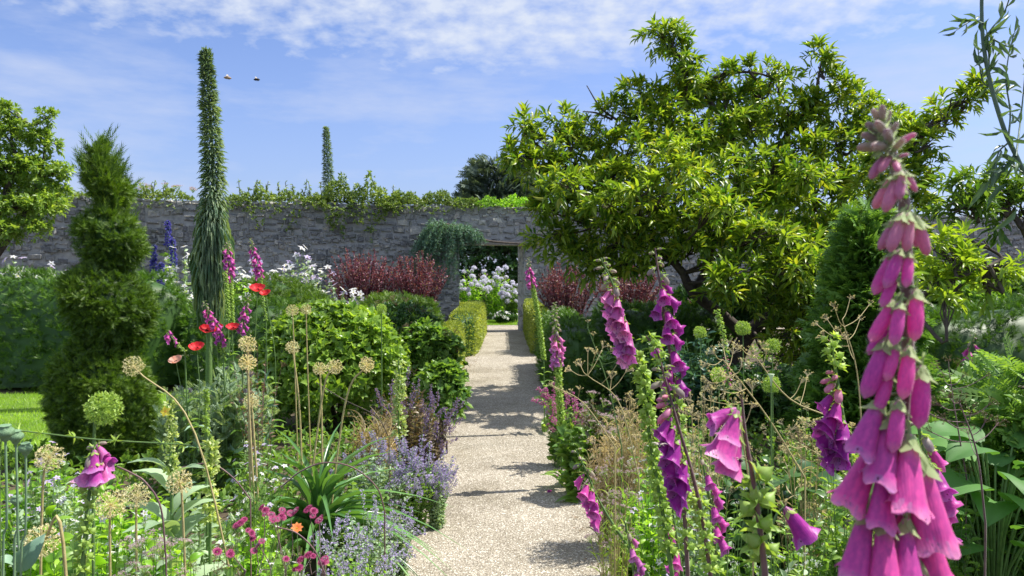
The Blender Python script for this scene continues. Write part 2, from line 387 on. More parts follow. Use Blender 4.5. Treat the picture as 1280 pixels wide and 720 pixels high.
def quat_y(d, upish=(0, 0, 1), spin=None):
    """rotation taking local +Y to d with local +Z near upish"""
    y = Vector(d).normalized(); u = Vector(upish); x = y.cross(u)
    if x.length < 1e-3: x = y.cross(Vector((1, .2, 0)))
    x.normalize(); z = x.cross(y)
    m = Matrix((x, y, z)).transposed()
    return m.to_quaternion()
def foxglove(label, pts, kinds, bell=.042, facing=-1, step=.012, stem=None, r0=.0045, group=None, seed=0, leaves=True, spread=1.0, capsz=.016, front=.6, foot=None):
    """pts: spike from tip downwards (world points). kinds: [(t_from, t_to, kind)] along the drawn spike, t=0 tip"""
    rng = np.random.default_rng(seed + 100)
    base = Vector(pts[-1]); ft = Vector(foot) if foot else Vector((base.x + (base.x - Vector(pts[-2]).x) * .3, base.y + .04, 0))
    root = thing('foxglove', label, 'foxglove', (ft.x, ft.y, 0), group)
    o = np.array(ft)
    P = spline(pts, 30); full = np.vstack([P, spline([pts[-1], (pts[-1] + Vector((ft.x, ft.y, 0))) * .5, Vector((ft.x, ft.y, -.02))], 8)[1:]])
    mb = MB(); rr = np.linspace(.35, 1.25, len(full)) * r0
    tube(mb, full - o, rr, 7)
    mb.build('stem', stem or STEM_G, root)
    seg = np.linalg.norm(np.diff(P, axis=0), axis=1); cum = np.concatenate([[0], np.cumsum(seg)]); Ltot = cum[-1]
    i = 0; s = .003; bl = MB(); npart = 0; capmb = MB(); ncap = 0
    while s < Ltot:
        t = s / Ltot; pos = np.array([np.interp(s, cum, P[:, k]) for k in range(3)])
        kind = None
        for a, b, kd in kinds:
            if a <= t < b: kind = kd; ka, kb = a, b
        tgn = nrm(np.array([np.interp(min(s + .01, Ltot), cum, P[:, k]) for k in range(3)]) - pos)
        az = i * 2.399 + rng.uniform(-.3, .3)
        out = np.array([math.cos(az), math.sin(az), 0])
        if facing is not None and kind in ('mag', 'pink', 'pur', 'bud'):
            out = nrm(out * .75 + np.array([facing * .9, -front, 0]))
        if kind == 'cap' :
            me = CAPS[i % 2]; sz = capsz * rng.uniform(.8, 1.15)
            d = nrm(out * .8 + np.array([0, 0, .75]))
            if ncap < 95:
                link('seed_capsule', me, root, Vector(pos + out * r0 * 1.5 - o), quat_y(d), sz); ncap += 1
            st = step * .62
        elif kind in ('mag', 'pink', 'pur', 'bud', 'budg'):
            u = (t - ka) / max(kb - ka, .01)
            if kind in ('bud', 'budg'): sz = bell * (.30 + .45 * u); d = nrm(out * (1.0 - .5 * u) + np.array([0, 0, .35 - .95 * u])); st = step * (.45 + .4 * u)
            else: sz = bell * (.8 + .2 * min(1, u * 3)) * rng.uniform(.9, 1.08); d = nrm(out * (.62 * spread) + np.array([0, 0, -.8 + .2 * rng.random()])); st = step * rng.uniform(.8, 1.2)
            me = bells(kind)[i % 3]
            if npart < 95: link('bud' if 'bud' in kind else 'bell', me, root, Vector(pos + out * sz * .22 - o), quat_y(d, (d[0] * 0 + out[0], out[1], .4)), sz); npart += 1
        else: st = step
        # bract under every flower
        if kind:
            place(bl, T_LEAF, [pos + out * r0 - o], [out + [0, 0, .1 + .3 * rng.random()]], [(0, 0, 1)], bell * rng.uniform(.3, .5) * (1 if kind != 'cap' else 1.1), bell * .12)
        s += st; i += 1
    # stem leaves below
    zb = pts[-1].z if hasattr(pts[-1], 'z') else pts[-1][2]
    if leaves and zb > .1:
        n = int(8 + zb * 14); tt = rng.random(n) ** .8
        pp = np.stack([np.interp(tt, [0, 1], [base[k], (ft.x, ft.y, 0)[k]]) for k in range(3)], -1)
        od = nrm(np.stack([rng.normal(size=n), rng.normal(size=n), rng.uniform(.0, .6, n)], -1))
        place(bl, T_BROAD, pp - o, od, np.tile([0, 0, 1.], (n, 1)), .05 + .13 * tt, .02 + .045 * tt)
    if bl.V: bl.build('leaves', G_MID, root)
    return root

def ball_head(name, R, n, rayr, mats, star=.25, jit=.06, flat=1.0, core=.12, seed=0, cap_at=0):
    """a round flowerhead: thin rays each ending in a little star"""
    rng = np.random.default_rng(seed); mb = MB()
    i = np.arange(n) + .5; ph = np.arccos(1 - 2 * i / n * (1 if flat >= 1 else .6)); th = PI * (1 + 5 ** .5) * i
    D = np.stack([np.cos(th) * np.sin(ph), np.cos(ph), np.sin(th) * np.sin(ph)], -1); D = nrm(D + rng.normal(size=D.shape) * jit)
    D[:, 1] = np.where(D[:, 1] < -.75, -.75, D[:, 1])
    LR = R * rng.uniform(.82, 1.05, n)
    for q in range(2):
        place(mb, T([(-.5, 0, 0), (.5, 0, 0), (.5, 1, 0), (-.5, 1, 0)], [(0, 1, 2, 3)]), D * 0, D, rng.normal(size=D.shape), LR, rayr * 2, 0)
    E = np.repeat(D * LR[:, None], 5, 0); DD = nrm(np.repeat(D, 5, 0) * .5 + rng.normal(size=(n * 5, 3)) * .8)
    place(mb, T_TINY, E, DD, rng.normal(size=DD.shape), R * star, R * star * .35, 1)
    return mb.mesh(name, mats)
A_CREAM = [ball_head('flower_head', 1, 90, .008, [G_CREAM, G_CREAM], .20, seed=k) for k in range(3)]
A_GREEN = [ball_head('flower_head', 1, 160, .012, [G_POD, G_POD], .26, seed=k + 5) for k in range(2)]
def allium(label, head, d, foot_px, R, heads=A_CREAM, stem=STEM_Y, via=None, group=None, r=.0035, foot_d=None, seed=0):
    h = at(head[0], head[1], d); f = at(foot_px[0], foot_px[1], foot_d or d); f0 = Vector((f.x, f.y, 0))
    root = thing('allium', label, 'allium', f0, group)
    p = [f0, h * .35 + f0 * .65 + Vector((0, 0, .02)), h] if via is None else [f0, at(via[0], via[1], d), h]
    S = spline(p, 14); mb = MB(); tube(mb, S - np.array(f0), np.linspace(1.3, .9, 14) * r, 6); mb.build('stem', stem, root)
    dirn = Vector(S[-1] - S[-2])
    rg = np.random.default_rng(seed)
    link('flower_head', heads[seed % len(heads)], root, h - f0, quat_y(dirn, (0, .3, 1)), R)
    return root

def umbel_mesh(name, n=14, mats=None, seed=0, m=9, dry=True):
    """an umbel: rays from one point, each with a small flat cluster of seeds"""
    rng = np.random.default_rng(seed); mb = MB()
    a = rng.uniform(0, 2 * PI, n); q = np.sqrt(rng.random(n)) * .75
    E = np.stack([q * np.cos(a), .75 + .15 * (1 - q) + .05 * rng.normal(size=n), q * np.sin(a)], -1)
    for e in E: tube(mb, [(0, 0, 0), e * [.35, .5, .35], e], .012, 3, 0)
    P = np.repeat(E, m, 0); D = nrm(rng.normal(size=P.shape) + [0, .9, 0]); LL = .09 * rng.uniform(.6, 1.3, len(P))
    place(mb, T_NEEDLE, P, D, rng.normal(size=P.shape), LL, .012, 0)
    Q = P + D * LL[:, None]
    place(mb, T_TINY, Q, nrm(rng.normal(size=P.shape)), rng.normal(size=P.shape), .085, .06, 1)
    return mb.mesh(name, mats)
U_DRY = [umbel_mesh('flower_head', 14, [G_DRY, G_CREAM], k) for k in range(3)]
U_BRN = [umbel_mesh('flower_head', 14, [G_BRN, G_RUST], k + 5) for k in range(2)]
U_WHT = [umbel_mesh('flower_head', 16, [G_POD, W_WHITE], k + 9, 10) for k in range(2)]
U_PNK = [umbel_mesh('flower_head', 22, [G_POD, W_PALE], k + 12, 12) for k in range(2)]
def pom_mesh(name, mats, k=18, seed=0, cup=.35):
    """astrantia: ruff of pointed bracts round a pincushion"""
    rng = np.random.default_rng(seed); mb = MB(); a = np.arange(k) / k * 2 * PI
    o = np.stack([np.cos(a), 0 * a, np.sin(a)], -1)
    place(mb, T_LEAF, o * .1, o + [0, cup, 0], o * -.3 + [0, 1, 0], .9, .34, 0)
    place(mb, T_LEAF, o * .08, nrm(o + [0, cup + .3, 0]), o * -.3 + [0, 1, 0], .7, .26, 0)
    n = 60; D = nrm(rng.normal(size=(n, 3)) + [0, .9, 0]); D[:, 1] = np.abs(D[:, 1])
    place(mb, T_TINY, D * .25, D, rng.normal(size=D.shape), .34, .12, 1)
    return mb.mesh(name, mats)
POM = [pom_mesh('flower_head', [W_AST, W_PALE], 18, k) for k in range(2)]
POMD = [pom_mesh('flower_head', [W_AST, W_AST], 16, k + 3) for k in range(2)]
def daisy_mesh(name, mats, k=9, seed=0, cup=.2, w=.45):
    mb = MB(); a = np.arange(k) / k * 2 * PI; o = np.stack([np.cos(a), 0 * a, np.sin(a)], -1)
    place(mb, T_LEAF, o * .08, o + [0, cup, 0], o * -.2 + [0, 1, 0], .9, w, 0)
    D = rdir(14, 0); D[:, 1] = np.abs(D[:, 1]); place(mb, T_TINY, D * .08, D, rdir(14), .16, .12, 1)
    return mb.mesh(name, mats)
WSM = [daisy_mesh('flower', [W_WHITE, W_YEL], 5, k, .25, .6) for k in range(2)]
LSM = [daisy_mesh('flower', [W_LAV, W_YEL], 5, k, .25, .6) for k in range(2)]
YSM = [daisy_mesh('flower', [W_YEL, W_ORG], 5, 1, .3, .8)]
OSM = [daisy_mesh('flower', [W_ORG, W_YEL], 8, 1, .6, .7)]
def spike_mesh(name, mats, n=60, W=.16, seed=0, whorls=9, pet=.09, taper=.4):
    """a flower spike 1 long: whorls of small lipped florets and leafy calyces"""
    rng = np.random.default_rng(seed); mb = MB(); tube(mb, [(0, 0, 0), (.02, .5, 0), (0, 1, 0)], .012, 3, 1)
    w = rng.integers(0, whorls, n); y = (w + .4) / whorls + rng.normal(size=n) * .012; a = rng.uniform(0, 2 * PI, n)
    q = W * (1 - taper * y) * rng.uniform(.3, 1, n); o = np.stack([np.cos(a), 0 * a, np.sin(a)], -1)
    P = o * q[:, None]; P[:, 1] = y
    for k in range(3):
        place(mb, T_TINY, P, nrm(o * .8 + rng.normal(size=o.shape) * .6), rng.normal(size=o.shape), pet * rng.uniform(.6, 1.2, n), pet * .7, 0)
    P2 = P * [.5, 1, .5]; place(mb, T_TINY, P2, o + [0, .5, 0], rng.normal(size=o.shape), pet * .8, pet * .4, 1)
    return mb.mesh(name, mats)
S_CAT = [spike_mesh('flower_spike', [W_CAT, G_SILV], 32, .13, k, 8) for k in range(3)]
S_LAV = [spike_mesh('flower_spike', [W_LAV, G_SILV], 24, .13, k + 3, 7) for k in range(2)]
S_SAL = [spike_mesh('flower_spike', [W_SAL, G_BRN], 34, .12, k + 5, 10, .08) for k in range(2)]
S_DEL = [spike_mesh('flower_spike', [W_BLUE, G_MID], 110, .13, k + 8, 16, .10, .7) for k in range(2)]
S_PNK = [spike_mesh('flower_spike', [W_MAGS, G_MID], 50, .15, k + 11, 8) for k in range(2)]
S_GRN = [spike_mesh('flower_spike', [G_POD, G_POD], 120, .075, k + 14, 22, .055, .5) for k in range(2)]
G_PALE = leafmat('pale_spike', (.28, .34, .14), (.45, .50, .25), tr=.35)
S_YEL = [spike_mesh('flower_spike', [G_PALE, G_POD], 120, .08, k + 17, 22, .06, .3) for k in range(2)]
def poppy_mesh(name, mat):
    rng = np.random.default_rng(3); mb = MB()
    for k in range(5):
        a = k / 5 * 2 * PI; nu, nv = 7, 6; V = []
        for i in range(nu):
            for j in range(nv):
                u = (i / (nu - 1) - .5) * 1.5; t = j / (nv - 1); q = t ** .7
                V.append((math.cos(a + u) * q * (1 - .12 * u * u), .55 * t * t + .05 * math.sin(9 * u + k) * t, math.sin(a + u) * q * (1 - .12 * u * u)))
        mb.add(np.array(V) + rng.normal(size=(nu * nv, 3)) * .012, grid(nu, nv), 0)
    D = rdir(30, 0); D[:, 1] = np.abs(D[:, 1]); place(mb, T_TINY, D * .1, D, rdir(30), .22, .1, 1)
    return mb.mesh(name, [mat, INK])
POPPY = [poppy_mesh('flower', W_RED)]
def poppod_mesh(name):
    mb = MB(); n = 16; t = np.linspace(0, 1, 9); prof = np.interp(t, [0, .08, .2, .5, .8, .9, .93, 1], [.12, .25, .22, .5, .46, .25, .42, .34])
    a = np.arange(n) / n * 2 * PI; V = np.array([np.stack([p * np.cos(a) * (1 + .04 * np.cos(8 * a)), tt + 0 * a, p * np.sin(a) * (1 + .04 * np.cos(8 * a))], -1) for p, tt in zip(prof, t)]).reshape(-1, 3)
    i = np.arange(8)[:, None] * n; j = np.arange(n)[None]; j2 = (j + 1) % n
    mb.add(V, np.stack([i + j, i + n + j, i + n + j2, i + j2], -1).reshape(-1, 4))
    mb.add(np.vstack([[[0, 1.03, 0]], V[-n:]]), np.stack([np.zeros(n, int), 1 + np.arange(n), 1 + (np.arange(n) + 1) % n], -1))
    return mb.mesh(name, STEM_PG)
STEM_PG = plainmat('pod_glaucous', (.13, .24, .13), (.22, .34, .18), .5, 8)
POD = [poppod_mesh('seed_pod')]

def herb(name, label, cat, x, y, h, r, n=30, leaf=(T_LEAF, .05, .018), lm=G_MID, per=14, flower=None, fsz=.03, fprob=.6, fname=None,
         stem=STEM_G, sr=.0018, group=None, seed=0, lean=(0, 0), leafup=.3, lt=(.08, .95), fmax=90, fout=.3, low=.6, basal=None):
    """a clump of leafy stems; leaves are one part, every flowerhead a part"""
    rng = np.random.default_rng(seed + 500); root = thing(name, label, cat, (x, y, 0), group)
    st = MB(); lf = MB(); tips = []
    for i in range(n):
        a = rng.uniform(0, 2 * PI); q = math.sqrt(rng.random()) * r
        b = np.array([math.cos(a) * q * .45, math.sin(a) * q * .45, 0]); hh = h * rng.uniform(low, 1.0) * (1 - .25 * (q / r) ** 2)
        tip = np.array([math.cos(a) * q + lean[0] * hh, math.sin(a) * q + lean[1] * hh, hh])
        mid = (b + tip) / 2 + np.array([0, 0, .12 * hh]) - np.array([math.cos(a), math.sin(a), 0]) * q * .15
        S = spline([b, mid, tip], 8); tube(st, S, np.linspace(1.2, .5, 8) * sr, 4)
        t = rng.uniform(lt[0], lt[1], per); idx = t * 7; k = np.minimum(idx.astype(int), 6); f = (idx - k)[:, None]
        P = S[k] * (1 - f) + S[k + 1] * f
        D = rdir(per, 0, rng); D[:, 2] = np.abs(D[:, 2]) * .3 + leafup; s = rng.uniform(.6, 1.15, per) * (1.1 - .4 * t)
        place(lf, leaf[0], P, D, rdir(per, 1.2, rng), leaf[1] * s, leaf[2] * s)
        tips.append((tip, S[-1] - S[-2]))
    if basal:
        m = basal[0]; D = rdir(m, .5, rng); D[:, 2] = np.abs(D[:, 2])
        place(lf, basal[1], rng.normal(size=(m, 3)) * [r * .3, r * .3, 0], D, rdir(m, 1.3, rng), basal[2] * rng.uniform(.6, 1.1, m), basal[3] * rng.uniform(.7, 1.1, m))
    st.build('stems', stem, root); lf.build('leaves', lm, root)
    if flower:
        c = 0
        for tip, d in tips:
            if rng.random() < fprob and c < fmax:
                d = Vector(d).normalized() + Vector(rng.normal(size=3)) * fout; c += 1
                link(fname or flower[0].name.split('.')[0], flower[c % len(flower)], root, Vector(tip), quat_y(d, (rng.normal(), rng.normal(), .5)), fsz * rng.uniform(.75, 1.2))
    return root
def bush(name, label, cat, c, R, n, k=5, L=.05, W=.02, tpl=T_LEAF, mat=G_MID, seed=0, group=None, lump=.18, fill=.35, flat=0, twig=BARK, nt=14, up=.5,
         flower=None, fsz=.03, fn=0, fname='flower', spread=.8):
    """leafy shrub: rosettes of leaves through the outer shell of a lumpy dome, on branching twigs"""
    rng = np.random.default_rng(seed + 900); c = np.array(c, float); R = np.array(R, float)
    root = thing(name, label, cat, (c[0], c[1], 0), group); o = np.array([c[0], c[1], 0])
    D = rdir(n, 0, rng); D[:, 2] = np.where(D[:, 2] < -.55, -D[:, 2], D[:, 2])
    q = 1 - fill * rng.random(n) ** 1.6; lum = 1 + lump * sn(D * 1.0, 4.2, seed) + lump * .5 * sn(D, 9, seed + 1)
    P = c + D * R * (q * lum)[:, None]; P[:, 2] = np.maximum(P[:, 2], .03)
    mb = MB(); rosettes(mb, P - o, nrm(D + [0, 0, up]) + rng.normal(size=D.shape) * .25, k, L, W, tpl, spread, rng)
    mb.build('leaves', mat, root)
    tb = MB(); z0 = max(0, c[2] - R[2] * 1.0)
    for i in range(nt):
        e = P[rng.integers(n)] * .9 + c * .1 - o; tube(tb, curve((rng.normal() * .04, rng.normal() * .04, 0), e, 6, .05, .02, rng), np.linspace(1, .25, 6) * (.008 + .012 * R[0]), 5)
    tb.build('twigs', twig, root)
    if flower:
        ii = [j for j in rng.permutation(n) if D[j, 2] > -.1 and D[j, 1] < .5][:fn]
        for c2, j in enumerate(ii):
            link(fname, flower[c2 % len(flower)], root, Vector(P[j] * 1.02 - o * 1.02 + D[j] * L * .5), quat_y(D[j] + [0, -.2, .4], (rng.normal(), .2, .5)), fsz * rng.uniform(.7, 1.2))
    return root
# ------------------------------------------------------------------ world, sun, camera
SUN_AZ, SUN_EL = rad(78), rad(58)
sc = bpy.context.scene
w = bpy.data.worlds.new("World"); sc.world = w; w.use_nodes = True
N, L = w.node_tree.nodes, w.node_tree.links; N.clear()
sky = N.new('ShaderNodeTexSky'); sky.sky_type = 'NISHITA'; sky.sun_disc = False
sky.sun_elevation = SUN_EL; sky.sun_rotation = SUN_AZ; sky.air_density = 1.0; sky.dust_density = 1.6; sky.ozone_density = 1.6
tc = N.new('ShaderNodeTexCoord'); sep = N.new('ShaderNodeSeparateXYZ'); L.new(tc.outputs['Generated'], sep.inputs[0])
def M(op, a, b=None, clamp=False):
    m = N.new('ShaderNodeMath'); m.operation = op; m.use_clamp = clamp
    for s, v in ((m.inputs[0], a), (m.inputs[1], b)):
        if v is None: continue
        if isinstance(v, (int, float)): s.default_value = v
        else: L.new(v, s)
    return m.outputs[0]
zz = M('MAXIMUM', M('ADD', sep.outputs[2], .24), .03)
cx, cy = M('DIVIDE', sep.outputs[0], zz), M('DIVIDE', sep.outputs[1], zz)
comb = N.new('ShaderNodeCombineXYZ'); L.new(cx, comb.inputs[0]); L.new(cy, comb.inputs[1])
big = noise(N, L, .95, 4, comb.outputs[0], .6); fine = noise(N, L, 15, 6, comb.outputs[0], .55)
# a band of small puffy cloud high up, thinning downwards
band = N.new('ShaderNodeMapRange'); band.inputs[1].default_value = .215; band.inputs[2].default_value = .31; band.inputs[3].default_value = -.42; band.inputs[4].default_value = .20
L.new(M('ADD', sep.outputs[2], M('MULTIPLY', M('SUBTRACT', big, .5), .09)), band.inputs[0])
cl = M('ADD', M('ADD', M('MULTIPLY', fine, .95), M('MULTIPLY', big, .35)), band.outputs[0])
mask = N.new('ShaderNodeMapRange'); mask.inputs[1].default_value = .60; mask.inputs[2].default_value = 1.0; L.new(cl, mask.inputs[0])
# thin streaks lower down
mp = N.new('ShaderNodeMapping'); mp.inputs['Scale'].default_value = (2.2, 2.2, 9.0); mp.inputs['Location'].default_value = (3.1, .4, 1.7); L.new(tc.outputs['Generated'], mp.inputs[0])
st = noise(N, L, 1.5, 6, mp.outputs[0], .6)
mask2 = N.new('ShaderNodeMapRange'); mask2.inputs[1].default_value = .48; mask2.inputs[2].default_value = .74; mask2.inputs[4].default_value = .75; L.new(st, mask2.inputs[0])
hz = N.new('ShaderNodeMapRange'); hz.inputs[1].default_value = .30; hz.inputs[2].default_value = -.02; hz.inputs[3].default_value = 0; hz.inputs[4].default_value = .42; L.new(sep.outputs[2], hz.inputs[0])
tint = mixc(N, L, 1.0, sky.outputs[0], SKY_TINT, 'MULTIPLY')
c0 = mixc(N, L, hz.outputs[0], tint, HZ_COL)
c1 = mixc(N, L, mask2.outputs[0], c0, CL2_COL)
c2 = mixc(N, L, M('MULTIPLY', mask.outputs[0], .92), c1, CL_COL)
bg = N.new('ShaderNodeBackground'); bg.inputs[1].default_value = SKY_STR; L.new(c2, bg.inputs[0])
wo = N.new('ShaderNodeOutputWorld'); L.new(bg.outputs[0], wo.inputs[0])

sl = bpy.data.lights.new('sun', 'SUN'); sl.energy = SUN_STR; sl.angle = rad(.5); sl.color = (1, .95, .86)
so = bpy.data.objects.new('sun', sl); COL.objects.link(so)
sd = Vector((math.sin(SUN_AZ) * math.cos(SUN_EL), math.cos(SUN_AZ) * math.cos(SUN_EL), math.sin(SUN_EL)))
so.rotation_mode = 'QUATERNION'; so.rotation_quaternion = sd.to_track_quat('Z', 'Y'); so.location = (5, 5, 12)
cam = bpy.data.cameras.new('camera'); co = bpy.data.objects.new('camera', cam); COL.objects.link(co); sc.camera = co
cam.sensor_width = 36; cam.lens = F / 1280 * 36; co.location = (0, 0, EYE)
co.rotation_euler = (rad(90) - math.atan(20 / F), 0, -math.atan(9 / F))
cam.clip_start = .02; cam.clip_end = 2000
cam.dof.use_dof = True; cam.dof.focus_distance = 2.6; cam.dof.aperture_fstop = 15
sc.view_settings.view_transform = 'Standard'; sc.view_settings.look = 'None'; sc.view_settings.gamma = 1; sc.view_settings.exposure = EXPO
sc.render.engine = 'CYCLES'
sc.cycles.use_denoising = True
sc.cycles.max_bounces = 7; sc.cycles.diffuse_bounces = 3; sc.cycles.transmission_bounces = 4; sc.cycles.transparent_max_bounces = 4

# ------------------------------------------------------------------ ground, paths, lawn
m, N, L = newmat('soil'); g = N.new('ShaderNodeNewGeometry')
n1 = noise(N, L, 2.2, 6, g.outputs['Position']); n2 = noise(N, L, 45, 4, g.outputs['Position'])
r = ramp(N, [(.3, (.055, .04, .026)), (.7, (.13, .10, .065))]); L.new(n1, r.inputs[0])
c = mixc(N, L, .5, r.outputs[0], (.09, .07, .045)); finish(N, L, c, .95, bump=n2, bstr=.8, bdist=.02); SOIL = m
m, N, L = newmat('gravel'); g = N.new('ShaderNodeNewGeometry')
v = N.new('ShaderNodeTexVoronoi'); v.inputs['Scale'].default_value = 150; L.new(g.outputs['Position'], v.inputs['Vector'])
sx = N.new('ShaderNodeSeparateColor'); L.new(v.outputs['Color'], sx.inputs[0])
r = ramp(N, [(0, (.19, .165, .13)), (.45, (.31, .277, .222)), (.8, (.42, .38, .31)), (1, (.78, .75, .68))]); L.new(sx.outputs[0], r.inputs[0])
nb = noise(N, L, 1.7, 8, g.outputs['Position'], .7); rb = ramp(N, [(.3, (.62, .59, .52)), (.5, (.98, .96, .92)), (.7, (1.2, 1.18, 1.15))]); L.new(nb, rb.inputs[0])
c = mixc(N, L, 1.0, r.outputs[0], rb.outputs[0], 'MULTIPLY')
finish(N, L, c, .85, bump=v.outputs['Distance'], bstr=.7, bdist=.008); GRAVEL = m
m, N, L = newmat('turf'); g = N.new('ShaderNodeNewGeometry')
n1 = noise(N, L, 3, 5, g.outputs['Position']); n2 = noise(N, L, 60, 3, g.outputs['Position'])
r = ramp(N, [(.3, (.08, .15, .02)), (.7, (.15, .24, .035))]); L.new(n1, r.inputs[0]); finish(N, L, r.outputs[0], .8, bump=n2, bstr=.6, bdist=.02); TURF = m
def sheet(name, x0, x1, y0, y1, z, mat, nx=2, ny=2, dz=0, edge=0, kind='structure'):
    xs = np.linspace(x0, x1, nx); ys = np.linspace(y0, y1, ny); V = np.array([[x, y, z] for x in xs for y in ys])
    if dz: V[:, 2] += dz * sn(V * [1, 1, 0], 2.1, 4) + dz * .5 * sn(V * [1, 1, 0], 6.1, 5)
    if edge:
        e = (np.abs(V[:, 0] - x0) < 1e-6) | (np.abs(V[:, 0] - x1) < 1e-6); V[e, 0] += edge * sn(V[e], 5, 6) + edge * .6 * sn(V[e], 14, 7)
    mb = MB(); mb.add(V, grid(nx, ny)[:, ::-1]); return tag(mb.build(name, mat), kind=kind)
sheet('ground', -600, 600, -300, 900, -.03, SOIL)
sheet('soil_bed_left', -14, -.55, .2, 19, .0, SOIL, 90, 120, .03)
sheet('soil_bed_right', .12, 16, -.5, 19, .0, SOIL, 90, 120, .03)
path = sheet('gravel_path', -.70, .66, .8, 19.75, .02, GRAVEL, 12, 260, .004, .045)
sheet('cross_path', -12, 12, 19.75, 21.2, .024, GRAVEL, 40, 6, .003)
sheet('far_lawn', -14, 14, 21.2, 23.2, .03, TURF, 30, 8, .004)
sheet('lawn', -12, -3.5, 5.9, 9.2, .035, TURF, 40, 20, .006, .04)
rg = np.random.default_rng(1)
def blades(name, n, x0, x1, y0, y1, h, z=.03):
    P = np.stack([rg.uniform(x0, x1, n), rg.uniform(y0, y1, n), np.full(n, z)], -1); mb = MB()
    place(mb, T_NEEDLE, P, rdir(n, 1.6), rdir(n), h * rg.uniform(.5, 1.2, n), .007)
    return tag(mb.build(name, G_GRASS), kind='stuff')
tag(blades('lawn_grass', 42000, -8, -3.45, 5.9, 9.2, .05), 'short bright grass of the lawn patch at the far left', 'grass', kind='stuff')
tag(blades('far_grass', 16000, -3.5, 3.0, 21.2, 23.2, .07), 'strip of green grass seen through the doorway', 'grass', kind='stuff')
# loose stones on the path surface
n = 26000; yy = .9 + 13 * rg.random(n) ** 1.5; P = np.stack([rg.uniform(-.68, .64, n), yy, np.full(n, .022)], -1)
mb = MB(); oc = T([(1, 0, 0), (0, 1, 0), (-1, 0, 0), (0, -1, 0), (0, 0, .7)], None, [(0, 1, 4), (1, 2, 4), (2, 3, 4), (3, 0, 4)])
a = rg.uniform(0, 6.28, n); s = rg.uniform(.0018, .0042, n) * (1 + (yy > 6) * .4)
place(mb, oc, P, np.stack([np.cos(a), np.sin(a), 0 * a], -1), np.tile([0, 0, 1.], (n, 1)), s, s * .8)
PEB = leafmat('pebble', (.20, .17, .12), (.40, .36, .30), tr=0, rough=.8, patch=3)
tag(mb.build('gravel_stones', PEB, smooth=False), 'loose pale tan pebbles lying over the gravel path', 'gravel', kind='stuff')
# fallen bits at the path sides
n = 1500; sd_ = rg.choice([-1, 1], n); P = np.stack([sd_ * (.66 - .22 * rg.random(n) ** 2) - .02, .9 + 14 * rg.random(n), np.full(n, .03)], -1)
mb = MB(); place(mb, T_TINY, P, rdir(n) * [1, 1, .2], rdir(n, 2), .02, .012); tag(mb.build('leaf_litter', G_BRN), 'small brown fallen leaves along the sides of the path', 'leaf litter', kind='stuff')
# low weeds filling the beds
mb = MB(); P = []
def inbed(n, x0, x1, y0, y1):
    return np.stack([rg.uniform(x0, x1, n), y0 + (y1 - y0) * rg.random(n) ** 1.3, .02 + .16 * rg.random(n) ** 1.4], -1)
P = np.vstack([inbed(11000, -6, -.72, 1, 6), inbed(3500, -3.4, -.8, 6, 12), inbed(3500, -8, -1.0, 10, 18), inbed(11000, .62, 6, 1, 7), inbed(7000, .7, 9, 7, 17)])
rosettes(mb, P, rdir(len(P), 1.3), 3, .055, .03, T_LEAF, .9)
tag(mb.build('ground_cover', G_MID), 'low green weeds and leaves covering the soil of both beds', 'ground cover', kind='stuff')

# ------------------------------------------------------------------ the old garden wall
TH = math.atan(.223); WC = Vector((-.32, 18.75, 0))     # middle of the doorway
wu = Vector((math.cos(TH), math.sin(TH), 0)); wn = Vector((-math.sin(TH), math.cos(TH), 0))
def wallpt(px, py, off=0.0):
    """point on the wall's face seen at (px, py); off = metres behind the face"""
    k = (px - VX) / F; y = (WC.y - .223 * WC.x + off) / (1 - .223 * k); return at(px, py, y)
m, N, L = newmat('rubble_stone'); g = N.new('ShaderNodeNewGeometry')
r = ramp(N, [(0, (.22, .225, .225)), (.4, (.31, .315, .31)), (.75, (.39, .39, .37)), (1, (.54, .53, .48))]); L.new(g.outputs['Random Per Island'], r.inputs[0])
n1 = noise(N, L, 1.1, 6, g.outputs['Position'], .65); r1 = ramp(N, [(.3, (.50, .53, .57)), (.52, (.95, .95, .95)), (.72, (1.3, 1.28, 1.22))]); L.new(n1, r1.inputs[0])
n2 = noise(N, L, 26, 5, g.outputs['Position'], .7); r2 = ramp(N, [(.3, (.6, .6, .62)), (.62, (1.05, 1.05, 1.05)), (.72, (1.7, 1.7, 1.62))]); L.new(n2, r2.inputs[0])
c = mixc(N, L, 1.0, mixc(N, L, 1.0, r.outputs[0], r1.outputs[0], 'MULTIPLY'), r2.outputs[0], 'MULTIPLY')
lm_ = noise(N, L, 3.3, 6, g.outputs['Position'], .7); rl_ = ramp(N, [(.56, (0, 0, 0)), (.66, (1, 1, 1))]); L.new(lm_, rl_.inputs[0])
c = mixc(N, L, rl_.outputs[0], c, (.50, .47, .38)); n5 = noise(N, L, 2.1, 6, g.outputs['Position'], .7); r5_ = ramp(N, [(.34, (1, 1, 1)), (.44, (0, 0, 0))]); L.new(n5, r5_.inputs[0])
c = mixc(N, L, r5_.outputs[0], c, (.13, .15, .11))
finish(N, L, c, .92, bump=n2, bstr=.7, bdist=.02, spec=.2); STONE = m
MORTAR = plainmat('mortar', (.26, .27, .27), (.42, .42, .40), .95, 9, .8, .02)
wall = thing('stone_wall', 'long old grey rubble stone wall with a square doorway across the end of the path', 'wall', WC, rz=TH)
DW, DT, WH, TK = .84, 2.24, 3.2, .7
def box(mb, x0, x1, y0, y1, z0, z1, mat=0):
    V = [(x, y, z) for x in (x0, x1) for y in (y0, y1) for z in (z0, z1)]
    mb.add(V, [(0, 1, 3, 2), (4, 6, 7, 5), (0, 4, 5, 1), (2, 3, 7, 6), (0, 2, 6, 4), (1, 5, 7, 3)], mat)
